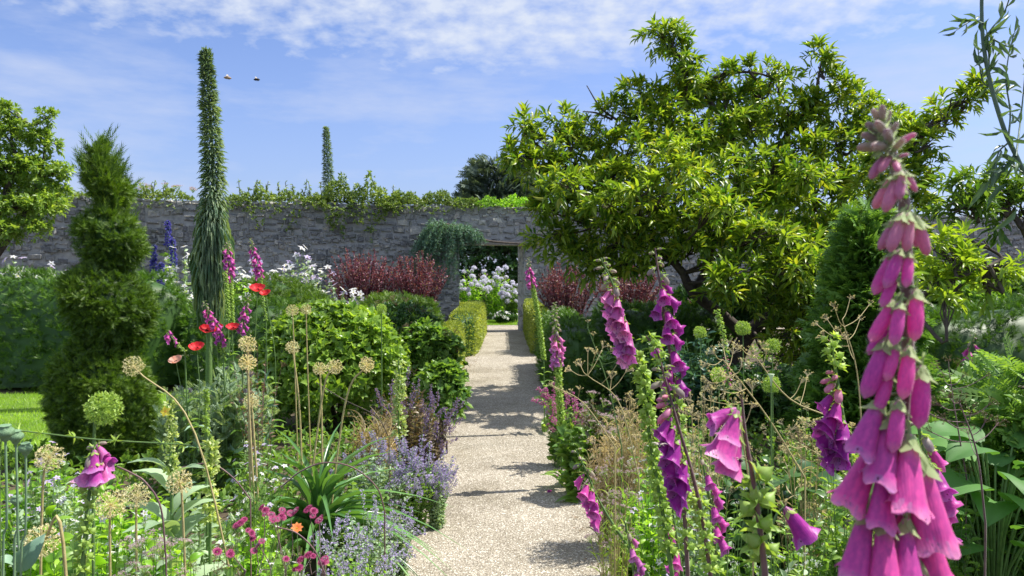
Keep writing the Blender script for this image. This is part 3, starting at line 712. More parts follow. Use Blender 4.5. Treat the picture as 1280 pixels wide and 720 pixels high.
mb = MB(); box(mb, -17, -DW, .03, TK, -.05, WH); box(mb, DW, 24, .03, TK, -.05, WH); box(mb, -DW, DW, .03, TK, DT + .12, WH)
mb.build('wall_core', MORTAR, wall, False)
mb = MB(); rw = np.random.default_rng(5)
def stones(mb, u0, u1, z0, z1, frame):
    """rubble courses over a rectangle; frame maps (u, out, z) to wall space"""
    z = z0
    while z < z1 - .02:
        h = min(rw.uniform(.05, .16), z1 - z); u = u0 - rw.uniform(0, .1)
        while u < u1:
            l = rw.uniform(.07, .22) * (1 + .5 * (h > .14)); a, b = max(u, u0), min(u + l, u1)
            if b - a > .03:
                hh = h * rw.choice([1, 1, 1.25, .7, .5]); m_ = .008; q = .022 + rw.random() * .02; pr = rw.uniform(-.012, .022)
                j = rw.normal(size=(8, 2)) * np.array([[.014, .018]]) + rw.normal(size=(1, 2)) * np.array([[.0, .028]])
                bk = [(a + m_, z + m_), (b - m_, z + m_), (b - m_, z + hh - m_), (a + m_, z + hh - m_)]
                ft = [(a + q, z + q * .8), (b - q, z + q * .8), (b - q, z + hh - q * .8), (a + q, z + hh - q * .8)]
                V = [frame(p[0] + j[i][0], -.01, p[1] + j[i][1]) for i, p in enumerate(bk)] + [frame(p[0] + j[4 + i][0], .03 + pr + rw.normal() * .006, p[1] + j[4 + i][1]) for i, p in enumerate(ft)]
                mb.add(V, [(4, 5, 6, 7), (0, 1, 5, 4), (1, 2, 6, 5), (2, 3, 7, 6), (3, 0, 4, 7)])
            u += l
        z += h
face = lambda u, o, z: (u, .03 - o, z)
stones(mb, -15.5, -DW, -.02, DT, face); stones(mb, DW, 22, -.02, DT, face); stones(mb, -15.5, 22, DT + .13, WH, face)
stones(mb, -15.5, -DW - .35, DT, DT + .13, face); stones(mb, DW + .35, 22, DT, DT + .13, face)
stones(mb, .03, TK, 0, DT, lambda u, o, z: (-DW + o - .03, u, z)); stones(mb, .03, TK, 0, DT, lambda u, o, z: (DW - o + .03, u, z))
mb.build('rubble_face', STONE, wall, False)
mb = MB(); stones(mb, -15.5, 22, 0, .28, lambda u, o, z: (u, z * 1.9 + .02, WH - .02 + o)); mb.build('wall_top', STONE, wall, False)
mb = MB(); box(mb, -DW - .33, DW + .33, -.07, TK - .02, DT, DT + .115); mb.build('lintel', plainmat('lintel_stone', (.2, .19, .18), (.33, .31, .29), .9, 12, .6, .01), wall, False)

# ------------------------------------------------------------------ hedges and topiary
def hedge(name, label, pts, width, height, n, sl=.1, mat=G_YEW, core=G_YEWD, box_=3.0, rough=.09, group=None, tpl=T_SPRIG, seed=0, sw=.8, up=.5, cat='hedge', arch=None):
    rng = np.random.default_rng(seed + 40); pts = [Vector((p[0], p[1], 0)) for p in pts]
    S = spline(pts, 26) if len(pts) > 2 else curve(pts[0], pts[1], 26); o = S[len(S) // 2].copy(); na = 22
    tgt = nrm(np.gradient(S, axis=0)); lat = np.stack([tgt[:, 1], -tgt[:, 0], 0 * tgt[:, 0]], -1)
    a = np.linspace(0, PI, na); e = 2 / box_
    cx = np.sign(np.cos(a)) * np.abs(np.cos(a)) ** e; cz = np.abs(np.sin(a)) ** e
    s = np.linspace(-1, 1, 26); endf = (1 - np.abs(s) ** 14) ** .5; endf = np.maximum(endf, .02)
    hh = height * (arch(np.linspace(0, 1, 26)) if arch else np.ones(26))
    V = S[:, None] + lat[:, None] * (cx[None, :, None] * width / 2 * endf[:, None, None]); V[:, :, 2] = cz[None] * (hh * (.8 + .2 * endf))[:, None]
    V[:, :, :] += 0
    Vf = V.reshape(-1, 3); cen = np.repeat(S, na, 0) + np.array([0, 0, height * .4]); nv = nrm(Vf - cen)
    Vf = Vf + nv * (rough * sn(Vf, 5.5, seed) + rough * .6 * sn(Vf, 13, seed + 3))[:, None]; Vf[:, 2] = np.maximum(Vf[:, 2], 0)
    Q = grid(26, na)
    # close the two ends
    root = thing(name, label, cat, o, group)
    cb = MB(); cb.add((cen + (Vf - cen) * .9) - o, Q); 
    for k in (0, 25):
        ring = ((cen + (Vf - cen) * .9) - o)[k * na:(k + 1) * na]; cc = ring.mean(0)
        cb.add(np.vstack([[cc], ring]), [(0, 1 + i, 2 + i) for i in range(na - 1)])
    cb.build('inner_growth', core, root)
    P, Nn = scatter(Vf, Q, n, rng); c2 = S[np.argmin(((P[:, None, :2] - S[None, :, :2]) ** 2).sum(-1), 1)] + [0, 0, height * .4]
    sg = np.sign(((P - c2) * Nn).sum(1)); Nn = Nn * sg[:, None]; P = P - Nn * rng.uniform(-.02, .07, n)[:, None] * (sl / .1) - o
    D = nrm(Nn + [0, 0, up] + rng.normal(size=P.shape) * .38); lf = MB()
    if tpl is T_TINY: place(lf, tpl, P, D, rdir(n, .8, rng), sl * rng.uniform(.6, 1.3, n), sl * sw)
    else:
        k_ = n // 5; P = P[:k_] + Nn[:k_] * rng.uniform(-.03, .03, k_)[:, None]; rosettes(lf, P, D[:k_], 6, sl * .95, sl * .62, tpl, .9, rng)
    lf.build('foliage', mat, root)
    return root
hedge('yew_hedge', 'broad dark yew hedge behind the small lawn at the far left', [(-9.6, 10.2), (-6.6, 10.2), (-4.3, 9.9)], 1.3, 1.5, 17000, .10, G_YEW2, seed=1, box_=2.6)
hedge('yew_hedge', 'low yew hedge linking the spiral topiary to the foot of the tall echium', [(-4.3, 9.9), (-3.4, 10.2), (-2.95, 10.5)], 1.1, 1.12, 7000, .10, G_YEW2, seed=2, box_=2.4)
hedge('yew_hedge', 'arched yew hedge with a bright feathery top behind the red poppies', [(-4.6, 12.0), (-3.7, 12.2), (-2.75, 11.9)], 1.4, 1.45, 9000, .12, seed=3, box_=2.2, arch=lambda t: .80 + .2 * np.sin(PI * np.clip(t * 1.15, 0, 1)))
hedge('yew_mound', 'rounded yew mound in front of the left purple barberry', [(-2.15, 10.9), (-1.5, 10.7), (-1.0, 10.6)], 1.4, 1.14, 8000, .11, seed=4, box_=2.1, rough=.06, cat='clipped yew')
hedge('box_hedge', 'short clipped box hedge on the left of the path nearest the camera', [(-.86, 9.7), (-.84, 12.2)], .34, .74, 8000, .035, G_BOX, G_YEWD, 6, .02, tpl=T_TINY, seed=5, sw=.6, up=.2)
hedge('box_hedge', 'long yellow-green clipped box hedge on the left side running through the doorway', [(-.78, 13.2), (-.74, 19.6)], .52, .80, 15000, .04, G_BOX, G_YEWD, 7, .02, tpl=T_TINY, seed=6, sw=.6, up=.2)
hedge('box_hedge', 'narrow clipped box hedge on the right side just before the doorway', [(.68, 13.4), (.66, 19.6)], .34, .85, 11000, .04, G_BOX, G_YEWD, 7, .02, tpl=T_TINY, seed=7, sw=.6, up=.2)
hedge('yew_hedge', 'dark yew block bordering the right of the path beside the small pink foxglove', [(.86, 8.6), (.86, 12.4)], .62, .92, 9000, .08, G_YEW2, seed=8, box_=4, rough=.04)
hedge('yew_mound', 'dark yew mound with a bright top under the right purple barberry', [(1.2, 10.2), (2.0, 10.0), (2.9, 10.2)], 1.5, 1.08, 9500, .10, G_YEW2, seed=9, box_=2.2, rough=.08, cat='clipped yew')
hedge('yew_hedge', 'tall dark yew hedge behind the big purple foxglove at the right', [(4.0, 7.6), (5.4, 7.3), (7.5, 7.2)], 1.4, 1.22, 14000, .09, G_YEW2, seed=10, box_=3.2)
# spiral topiary
def topiary():
    c = at(137, 340, 5.9); x, y = c.x, c.y
    root = thing('yew_topiary', 'tall three-tiered clipped yew topiary beside the lawn at the left', 'topiary', (x, y, 0))
    z = np.array([.0, .15, .45, .75, .93, 1.0, 1.12, 1.32, 1.48, 1.55, 1.62, 1.78, 1.95, 2.02, 2.1, 2.25, 2.4, 2.52, 2.6]); q = np.array([.33, .38, .39, .33, .19, .14, .30, .34, .25, .08, .15, .25, .17, .05, .10, .15, .10, .05, .01])
    nz, na = 60, 40; zs = np.linspace(0, 2.6, nz); qs = np.interp(zs, z, q); a = np.arange(na) / na * 2 * PI
    offx = .03 * np.sin(zs * 3.2 + 2.2) + .015 * np.sin(zs * 7); 
    V = np.stack([qs[:, None] * np.cos(a) + offx[:, None], qs[:, None] * np.sin(a), zs[:, None] + 0 * a], -1)
    V[:, :, 2] += .10 * np.cos(a + 2.4)[None] * np.clip(qs[:, None] * 3, 0, 1)
    Vf = V.reshape(-1, 3); i = np.arange(nz - 1)[:, None] * na; j = np.arange(na)[None]; j2 = (j + 1) % na
    Q = np.stack([i + j, i + j2, i + na + j2, i + na + j], -1).reshape(-1, 4)
    cen = np.stack([np.repeat(offx, na), 0 * Vf[:, 0], Vf[:, 2]], -1); nv = Vf - cen
    Vf = Vf + nv * (.10 * sn(Vf, 8, 3) + .08 * sn(Vf, 17, 9))[:, None]; Vf[:, 2] = np.maximum(Vf[:, 2], 0)
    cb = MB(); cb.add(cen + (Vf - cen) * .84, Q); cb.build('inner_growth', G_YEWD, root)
    rng = np.random.default_rng(8); n = 6000; P, Nn = scatter(Vf, Q, n, rng); P = P - Nn * rng.uniform(-.03, .05, n)[:, None]; P[:, 2] = np.maximum(P[:, 2], .03)
    D = nrm(Nn + [0, 0, .35] + rng.normal(size=P.shape) * .4); lf = MB(); rosettes(lf, P, D, 7, .066, .042, T_SPRIG, .85, rng)
    n = 260; P, Nn = scatter(Vf[-na * 16:], Q[:na * 15], n, rng); D = nrm(Nn + [0, 0, 1.3] + rng.normal(size=P.shape) * .2); place(lf, T_SPRIG, P, D, rdir(n, .6, rng), .15 * rng.uniform(.6, 1.4, n), .06)
    lf.build('foliage', G_YEW, root); tb = MB(); tube(tb, curve((0, 0, 0), (.05, 0, 1.9), 6), np.linspace(.05, .02, 6), 8); tb.build('trunk', BARK, root)
topiary()
def conifer(name, label, x, y, h, R, n, mat, seed=0, sl=.16, top=.03, power=.8, cat='conifer', droop=.0, z0=.1):
    rng = np.random.default_rng(seed + 70); root = thing(name, label, cat, (x, y, 0)); lf = MB()
    z = z0 + (h - z0) * (1 - np.sqrt(rng.random(n))) ** .9; u = (z - z0) / (h - z0); a = rng.uniform(0, 2 * PI, n)
    lay = .82 + .18 * np.sin(z * 14 + a * 2); rr = (R * (1 - u) ** power * lay + top) * (.55 + .45 * rng.random(n) ** .4)
    o = np.stack([np.cos(a), np.sin(a), 0 * a], -1); P = o * rr[:, None]; P[:, 2] = z
    D = nrm(o + [0, 0, .45 - droop] + rng.normal(size=o.shape) * .3); place(lf, T_SPRAY, P, D, rdir(n, 1, rng), sl * rng.uniform(.6, 1.3, n), sl * .8)
    lf.build('foliage', mat, root); tb = MB(); tube(tb, curve((0, 0, 0), (0, 0, h * .95), 5), np.linspace(.06, .01, 5), 8)
    for k in range(24):
        zz_ = z0 + (h - z0) * (k + .5) / 26; a_ = k * 2.4; q_ = R * (1 - (zz_ - z0) / (h - z0)) ** power * .7; tube(tb, [(0, 0, zz_), (math.cos(a_) * q_, math.sin(a_) * q_, zz_ + .1 * q_)], [.012, .004], 4)
    tb.build('trunk', BARK, root); return root
# ------------------------------------------------------------------ trees
def clump_tree(label, foot, limbs, clumps, mat, L=.12, W=.045, k=8, dens=60, seed=0, tr=.09, spurs=(), name='broadleaf_tree', twigs=3, tpl=T_LEAF, cat='tree', group=None):
    """foot: world point. limbs: list of world polylines with radii. clumps: (world centre, rx, rz) leafy pads at branch ends"""
    rng = np.random.default_rng(seed + 11); o = np.array(foot, float); root = thing(name, label, cat, foot, group)
    tb = MB(); nodes = []
    for pts, r0, r1 in limbs:
        S = spline(pts, 16); tube(tb, S - o, np.linspace(r0, r1, 16), 9); nodes += [tuple(p) for p in S[5:]]
    nodes = np.array(nodes)
    tb.build('trunk', BARK, root)
    lf = MB(); bb = MB()
    for ci, (c, rx, rz) in enumerate(clumps):
        rx *= .82; rz *= .86
        c = np.array(c, float); d = np.linalg.norm(nodes - c, axis=1) + .8 * np.maximum(0, nodes[:, 2] - c[2] + .1)
        nb = nodes[np.argmin(d)]; mid = (nb + c) / 2 + [0, 0, -.08] + rng.normal(size=3) * .06
        S = spline([nb, mid, c], 8); tube(bb, S - o, np.linspace(.012 + .03 * min(1, rx * 1.6), .008, 8), 5)
        n = int(dens * (rx * rz / .16) ** .8) + 4; D = rdir(n, .15, rng); q = .15 + .75 * rng.random(n) ** .6
        P = c + D * np.array([rx, rx, rz]) * q[:, None] * (1 + .3 * sn(D, 5, seed + ci))[:, None]
        OD = nrm(D + [0, 0, .30] + rng.normal(size=D.shape) * .25)
        shoots(lf, bb, P - o, OD, k, L * 1.3, L, W, rng)
        for j in range(min(n, int(5 * twigs))):
            tube(bb, [S[5] - o, (S[5] + P[j]) / 2 - o + rng.normal(size=3) * .03, P[j] - o], [.006, .005, .0025], 3)
    for pts in spurs:
        S = spline(pts, 10); tube(bb, S - o, np.linspace(.018, .006, 10), 5)
    bb.build('branches', BARK, root); lf.build('crown', mat, root); return root
C = []
def cl(px, py, rx, ry, d): C.append((at(px, py, d), rx / F * d, ry / F * d))
# crown of the big tree, pad by pad
for a in [(824, 42, 20, 11, 9.3), (838, 52, 20, 14, 9.3), (850, 74, 22, 17, 9.3), (862, 98, 19, 17, 9.3), (846, 122, 26, 20, 9.4), (868, 118, 18, 14, 9.6),
          (800, 122, 30, 18, 9.4), (772, 140, 22, 16, 9.4), (825, 148, 42, 26, 9.2), (880, 108, 26, 18, 9.7), (905, 122, 26, 18, 9.5), (940, 118, 20, 12, 9.5), (960, 128, 22, 16, 9.8),
          (652, 158, 12, 8, 9.0), (668, 166, 13, 9, 9.0), (640, 192, 13, 9, 8.9), (655, 200, 18, 11, 8.9), (690, 178, 16, 12, 9.0), (702, 152, 16, 11, 9.1), (712, 178, 24, 20, 9.1), (738, 166, 20, 14, 9.2),
          (672, 212, 22, 14, 8.9), (700, 215, 28, 20, 9.0), (748, 198, 32, 24, 9.1), (790, 180, 34, 24, 9.0), (700, 248, 24, 16, 8.9), (728, 240, 34, 22, 8.8), (680, 262, 16, 10, 8.9), (715, 275, 32, 20, 8.9), (690, 295, 26, 16, 8.9), (716, 318, 34, 20, 9.0), (760, 310, 36, 22, 9.2),
          (765, 225, 42, 24, 8.8), (815, 200, 38, 22, 8.7), (858, 178, 44, 28, 9.1), (905, 165, 38, 26, 9.2), (950, 160, 34, 22, 9.3), (1000, 150, 26, 16, 9.3),
          (800, 262, 46, 24, 8.6), (755, 282, 34, 20, 8.7), (850, 238, 44, 24, 8.6), (905, 220, 46, 28, 8.7), (955, 208, 40, 26, 8.9), (1000, 195, 36, 26, 9.0), (1045, 180, 34, 26, 9.1),
          (860, 285, 50, 24, 8.5), (918, 270, 46, 24, 8.5), (970, 255, 44, 26, 8.7), (1020, 240, 40, 26, 8.9), (1065, 225, 34, 26, 9.0), (810, 315, 40, 18, 8.7),
          (930, 335, 30, 16, 7.7), (905, 355, 24, 14, 7.6), (850, 215, 34, 16, 7.8), (810, 240, 34, 14, 7.8), (900, 260, 32, 14, 7.7), (760, 255, 30, 14, 8.0), (960, 290, 34, 16, 7.8), (1000, 330, 30, 16, 7.8), (850, 190, 22, 12, 8.0), (1010, 220, 30, 16, 8.2), (700, 230, 26, 12, 8.2), (985, 310, 42, 26, 8.5), (1030, 300, 36, 28, 8.7), (985, 350, 38, 20, 8.4), (1030, 350, 34, 24, 8.5), (1005, 392, 30, 22, 8.6), (960, 372, 24, 16, 8.6),
          (1027, 68, 14, 9, 9.2), (1022, 84, 9, 8, 9.2), (1050, 108, 15, 10, 9.2), (1040, 132, 22, 16, 9.2), (1075, 128, 18, 14, 9.2), (1010, 128, 18, 12, 9.2), (1090, 150, 26, 18, 9.2), (1070, 175, 30, 22, 9.2), (985, 135, 20, 14, 9.3),
          (985, 418, 30, 18, 8.4), (1040, 405, 32, 22, 8.5), (1060, 375, 30, 24, 8.6), (925, 372, 22, 12, 8.2), (1055, 335, 30, 24, 8.6), (1000, 445, 26, 16, 8.5), (945, 300, 40, 24, 8.3), (870, 312, 30, 14, 8.4), (780, 335, 30, 12, 8.8), (740, 330, 30, 14, 8.9), (1060, 435, 26, 20, 8.6),
          (910, 92, 10, 7, 9.3), (935, 88, 11, 6, 9.3), (958, 92, 10, 6, 9.3), (975, 100, 12, 8, 9.3),
          (880, 200, 50, 30, 9.9), (780, 230, 40, 30, 9.9), (960, 230, 50, 30, 10.0), (820, 290, 50, 24, 9.9), (1020, 280, 50, 30, 10.0), (900, 290, 50, 30, 10.0), (930, 160, 30, 20, 10.1)]:
    cl(*a)
ft = Vector((at(918, 491, 9.5).x, 9.5, 0))
limbs = [([ft, at(922, 450, 9.5), at(942, 412, 9.45), at(980, 378, 9.4), at(1030, 320, 9.3), at(1055, 250, 9.3), at(1050, 190, 9.3)], .12, .03),
         ([at(936, 422, 9.45), at(905, 395, 9.3), at(866, 365, 9.0), at(850, 335, 8.95), at(800, 290, 9.0), at(740, 235, 9.05), at(690, 195, 9.0)], .08, .02),
         ([at(868, 366, 9.0), at(888, 320, 9.1), at(880, 250, 9.3), at(858, 180, 9.4), at(858, 120, 9.4), at(848, 70, 9.3)], .055, .015),
         ([at(980, 378, 9.4), at(965, 310, 9.3), at(960, 230, 9.4), at(985, 165, 9.4), at(1015, 130, 9.3), at(1022, 100, 9.2), at(1027, 70, 9.2)], .06, .008),
         ([at(885, 320, 9.1), at(920, 240, 9.2), at(915, 170, 9.4), at(880, 115, 9.5), at(905, 93, 9.4), at(945, 92, 9.3), at(975, 103, 9.3)], .05, .008)]
clump_tree('big spreading broadleaf tree with dark trunk and glossy yellow-green leaves right of the path', ft, limbs, C, G_TREE, .125, .037, 11, 74, 1,
           spurs=[[at(690, 195, 9), at(670, 180, 9), at(650, 158, 9)], [at(690, 195, 9), at(660, 200, 9), at(640, 192, 9)], [at(770, 150, 9.4), at(750, 135, 9.3), at(733, 108, 9.3)], [at(765, 150, 9.4), at(745, 142, 9.3), at(728, 140, 9.3)]])
# second tree behind the big foxglove, its long spur to the upper right
C = []
for a in [(1105, 150, 24, 18, 6.8), (1130, 180, 26, 22, 6.8), (1150, 160, 16, 12, 6.8), (1168, 152, 14, 10, 6.6), (1182, 140, 15, 11, 6.6), (1200, 126, 17, 11, 6.6), (1215, 118, 14, 9, 6.6), (1226, 112, 9, 6, 6.6),
          (1110, 210, 34, 26, 6.7), (1145, 205, 20, 18, 6.7), (1085, 240, 34, 26, 6.9), (1130, 250, 36, 30, 6.7), (1150, 235, 20, 18, 6.6), (1090, 285, 30, 24, 6.9), (1140, 290, 30, 26, 6.6), (1120, 330, 30, 24, 6.8), (1165, 180, 8, 6, 6.6)]:
    cl(*a)
ft = Vector((at(1120, 540, 6.9).x, 6.9, 0))
clump_tree('smaller leafy tree behind the big foreground foxglove with one long shoot reaching right', ft,
           [([ft, at(1118, 450, 6.9), at(1110, 350, 6.8), at(1118, 260, 6.8), at(1130, 200, 6.8), at(1160, 165, 6.7), at(1225, 112, 6.6)], .06, .006)], C, G_TREE, .10, .028, 11, 76, 5)
C = []
for a in [(1200, 232, 26, 16, 5.4), (1235, 228, 26, 16, 5.4), (1270, 235, 24, 18, 5.4), (1215, 258, 34, 18, 5.3), (1262, 265, 30, 18, 5.4), (1195, 265, 20, 14, 5.3), (1290, 250, 24, 20, 5.4), (1240, 245, 26, 16, 5.6)]: cl(*a)
ft = Vector((at(1330, 590, 5.6).x, 5.6, 0))
clump_tree('dark green leafy shrub at the right edge under the thin tall stem', ft, [([ft, at(1325, 450, 5.5), at(1300, 330, 5.45), at(1270, 270, 5.4), at(1210, 245, 5.35)], .05, .01)], C, G_TREE2, .09, .026, 11, 70, 6, name='leafy_shrub', cat='shrub')
C = []
for a in [(1195, 330, 30, 14, 4.8), (1235, 325, 28, 14, 4.8), (1262, 332, 18, 9, 4.8), (1205, 355, 26, 14, 4.8), (1240, 350, 24, 12, 4.8), (1182, 375, 14, 14, 4.7), (1215, 300, 16, 8, 4.9), (1165, 345, 24, 24, 4.9), (1170, 310, 16, 18, 4.9)]: cl(*a)
ft = Vector((at(1150, 640, 4.9).x, 4.9, 0))
clump_tree('bright yellow-green shrub branch reaching right past the tall foreground foxglove', ft, [([ft, at(1140, 480, 4.9), at(1150, 380, 4.85), at(1200, 345, 4.8), at(1255, 330, 4.8)], .035, .008)], C, leafmat('leaf_lime', (.09, .17, .015), (.20, .28, .03), tr=.42), .085, .026, 10, 60, 7, name='leafy_shrub', cat='shrub')
# bright tree at the far left
C = []
for a in [(0, 150, 26, 18, 13), (20, 142, 14, 8, 13), (24, 170, 30, 20, 13), (55, 175, 20, 14, 13), (66, 148, 11, 7, 13), (70, 182, 10, 7, 13), (10, 210, 40, 28, 13), (50, 215, 34, 26, 13), (82, 215, 14, 12, 13), (80, 245, 14, 12, 13.2), (20, 260, 46, 24, 12.8), (60, 255, 30, 20, 12.8),
          (-30, 180, 40, 40, 13), (-40, 250, 60, 40, 13), (10, 290, 34, 16, 12.6), (48, 285, 18, 12, 12.6), (-50, 310, 50, 30, 12.8), (30, 236, 50, 34, 13.6)]: cl(*a)
ft = Vector((at(-10, 440, 13.2).x, 13.2, 0))
clump_tree('bushy pale green tree rising above the wall at the far left edge', ft, [([ft, at(-5, 350, 13.2), at(8, 260, 13.1), at(30, 200, 13)], .12, .03), ([at(-5, 330, 13.2), at(40, 260, 13.1), at(60, 200, 13), at(66, 150, 13)], .05, .01)], C, leafmat('leaf_pale_tree', (.07, .14, .025), (.19, .27, .06), tr=.42), .085, .04, 9, 150, 9)
conifer('pine_tree', 'dark conifer standing behind the wall just left of the big tree', at(625, 300, 27).x, 27, 5.7, 1.35, 5200, leafmat('far_conifer', (.05, .08, .06), (.11, .15, .11), tr=.15, rough=.6), 3, .42, .5, .45, z0=2.2)
conifer('feathery_conifer', 'feathery light green conifer behind the dry flower heads left of the tall foxglove', at(1085, 400, 6.0).x, 6.0, 2.1, .52, 6000, leafmat('feather', (.06, .14, .03), (.13, .24, .05), tr=.3), 4, .16, .04, .7)
conifer('thuja_shrub', 'conifer shrub with fan-like sprays at the right edge above the big leaves', at(1300, 500, 3.0).x, 3.0, 1.22, .34, 3200, leafmat('thuja', (.07, .15, .04), (.16, .27, .06), tr=.35, rough=.5), 5, .13, .06, .5)
# weeping cedar trained over the doorway
def cedar():
    rng = np.random.default_rng(6); p0 = wallpt(545, 430, -.22); root = thing('weeping_cedar', 'weeping blue-green cedar trained over the left corner of the doorway', 'conifer', (p0.x, p0.y, 0)); o = np.array((p0.x, p0.y, 0))
    tb = MB(); lf = MB()
    top = [wallpt(px, py, -.25) for px, py in ((520, 420), (528, 330), (540, 285), (556, 281), (580, 286), (606, 300), (640, 304), (690, 306))]
    S = spline(top, 60); tube(tb, S - o, np.linspace(.06, .015, 60), 7)
    for i in range(190):
        t = int(16 + 26 * rng.random() ** 1.3); b = S[t] + [rng.normal() * .08, -abs(rng.normal()) * .16, rng.normal() * .05]; Ln = rng.uniform(.2, .55) * (2.3 if t < 30 else 1.0) * (1.0 if t < 36 else .45)
        if t < 34 and rng.random() < .5: Ln *= 1.2
        e = b + np.array([rng.normal() * .13 - (.30 if t < 26 else 0), -rng.random() * .12, -Ln]); c = spline([b, (b + e) / 2 + [0, -.06, .08], e], 7); tube(tb, c - o, np.linspace(.007, .002, 7), 3)
        m = int(26 + 70 * Ln); tt = rng.random(m) * 6; k = np.minimum(tt.astype(int), 5); P = c[k] + (c[k + 1] - c[k]) * (tt - k)[:, None] + rng.normal(size=(m, 3)) * .012
        place(lf, T_SPRIG, P - o, nrm(rdir(m, 0, rng) + [0, 0, -.3]), rdir(m, .5, rng), .07, .06)
    tb.build('branches', BARK, root); lf.build('needles', G_CED, root)
cedar()
# greenery growing along the top of the wall
def wallplant(label, px0, px1, py, n, R, mat, hang=.12, L=.07, name='wall_creeper', cat='creeper', fl=None, fn=0, rise=.25, seed=0, tall=0):
    rng = np.random.default_rng(seed + 33); a, b = wallpt(px0, 250, .25), wallpt(px1, 250, .25); o = np.array(((a.x + b.x) / 2, (a.y + b.y) / 2, WH)); root = thing(name, label, cat, o)
    u = rng.random(n); prof = np.sin(PI * u) ** .5 * (1 + .4 * np.sin(u * 17 + seed) + .25 * np.sin(u * 41))
    P = np.array(a) * (1 - u)[:, None] + np.array(b) * u[:, None]; z = rng.uniform(-hang, 1, n); P[:, 2] = WH + np.where(z < 0, z * 2.2, z * rise) * np.maximum(prof, .15) + .03
    off = np.where(z < 0, -.38 - .05 * rng.random(n), rng.uniform(-.36, .36, n)); P += np.array(wn)[None] * off[:, None]
    mb = MB(); rosettes(mb, P - o, rdir(n, .8, rng) - np.array(wn) * .4, 5, L, L * .45, T_LEAF, .9, rng)
    tb = MB()
    for k in range(max(6, n // 60)):
        s = rng.random(); q = np.array(a) * (1 - s) + np.array(b) * s; q[2] = WH + .08; j = P[np.argmin(abs(u - s))]; tube(tb, curve(q - o, j - o, 4, .03), .008, 4)
    for k in range(tall):
        s = rng.random(); q = np.array(a) * (1 - s) + np.array(b) * s; q[2] = WH + .08; h = rng.uniform(.18, .48); e = q + [rng.normal() * .06, 0, h]; tube(tb, curve(q - o, e - o, 4), .009, 4)
        m = 22; t = rng.random((m, 1)); place(mb, T_LEAF, q + (e - q) * t - o, rdir(m, .2, rng), rdir(m, 1, rng), .08, .03)
    tube(tb, curve(np.array((a.x, a.y, WH + .08)) - o, np.array((b.x, b.y, WH + .08)) - o, 8), .012, 5)
    tb.build('stems', BARK, root); mb.build('foliage', mat, root)
    for k in range(fn):
        s = rng.random(); q = np.array(a) * (1 - s) + np.array(b) * s + np.array(wn) * rng.uniform(-.35, .1); q[2] = WH + rise * rng.uniform(.7, 1.3)
        link('flower_head', fl[k % len(fl)], root, Vector(q - o), quat_y((rng.normal() * .3, -.2, 1)), .11)
wallplant('pale creeper with pink flower tufts on the wall top left of the tall echium', 150, 245, 240, 420, .2, G_IVY, .1, .07, fl=U_PNK, fn=16, rise=.22, seed=1, tall=9)
wallplant('thin ragged creeper on the wall top between the two echium spires', 290, 395, 240, 650, .2, G_IVY, .25, .08, rise=.22, seed=2, tall=22)
wallplant('thick mound of creeper spilling over the wall top right of the small echium spire', 392, 500, 240, 1500, .2, G_IVY, .30, .08, rise=.52, seed=3, tall=4)
wallplant('long flat mat of creeper thinning along the wall top towards the doorway', 470, 600, 240, 1300, .2, G_IVY, .10, .08, rise=.26, seed=4)
wallplant('bright low creeper on the wall top directly above the doorway', 590, 690, 240, 800, .2, G_YEL, .06, .07, rise=.2, seed=5)
wallplant('sparse green tufts along the wall top behind the pale tree at the far left', 60, 130, 240, 240, .2, G_IVY, .05, .07, rise=.14, seed=6)
# echiums
def echium(label, x, y, z0, h, R, n, hangf, seed=0, L0=.09, foot=0, Rt=.04):
    rng = np.random.default_rng(seed + 3); root = thing('echium', label, 'echium', (x, y, 0)); S = spline([(0, 0, 0), (.02, 0, z0), (.07, 0, z0 + h * .5), (.0, 0, z0 + h)], 30)
    tb = MB(); tube(tb, S, np.linspace(.04, .012, 30), 8); tb.build('stem', STEM_G, root)
    u = rng.random(n) ** .9; t = (z0 + u * h) / (z0 + h) * 29; k = np.minimum(t.astype(int), 28); P = S[k] + (S[k + 1] - S[k]) * (t - k)[:, None]
    a = rng.uniform(0, 2 * PI, n); o = np.stack([np.cos(a), np.sin(a), 0 * a], -1)
    prof = np.interp(u, [0, .06, .18, .32, .5, .75, .95, 1], [.25, .6, .95, .9, .62, .5, .32, .2]) * R
    down = np.interp(u, [0, hangf, hangf + .2, 1], [-2.4, -1.5, -.15, .5])
    core = prof * rng.uniform(.15, .8, n); P = P + o * core[:, None]
    D = nrm(o + np.stack([0 * a, 0 * a, down + rng.normal(size=n) * .3], -1)); Ln = L0 * np.interp(u, [0, hangf, hangf + .12, 1], [2.9, 2.7, 1.05, .7]) * rng.uniform(.6, 1.25, n)
    mb = MB(); low = u < hangf + .05
    place(mb, T_STRAPD if False else T_LEAF, P, D, o + [0, 0, .6], Ln, np.where(low, .026, .02) * (L0 / .09)); mb.build('leaves', G_ECH, root)
    fm = MB(); q = u > hangf; m = q.sum(); place(fm, T_TINY, (P + D * (Ln * .5)[:, None])[q], rdir(m, 0, rng), rdir(m, 0, rng), .02 * (L0 / .09), .012 * (L0 / .09)); fm.build('florets', G_SILV, root)
    return root
p = at(261, 400, 8.5); echium('tall echium spire with drooping grey-green lower leaves rising high over the wall', p.x + .0, 8.5, 1.25, 2.82, .185, 4600, .30, 1)
p = at(409, 250, 24); echium('small distant echium spire poking up behind the wall top', p.x, 24, 2.4, 3.8, .26, 2600, .05, 2, .13)
for px, py, h in ((358, 232, .9), (375, 232, .5)):
    pass
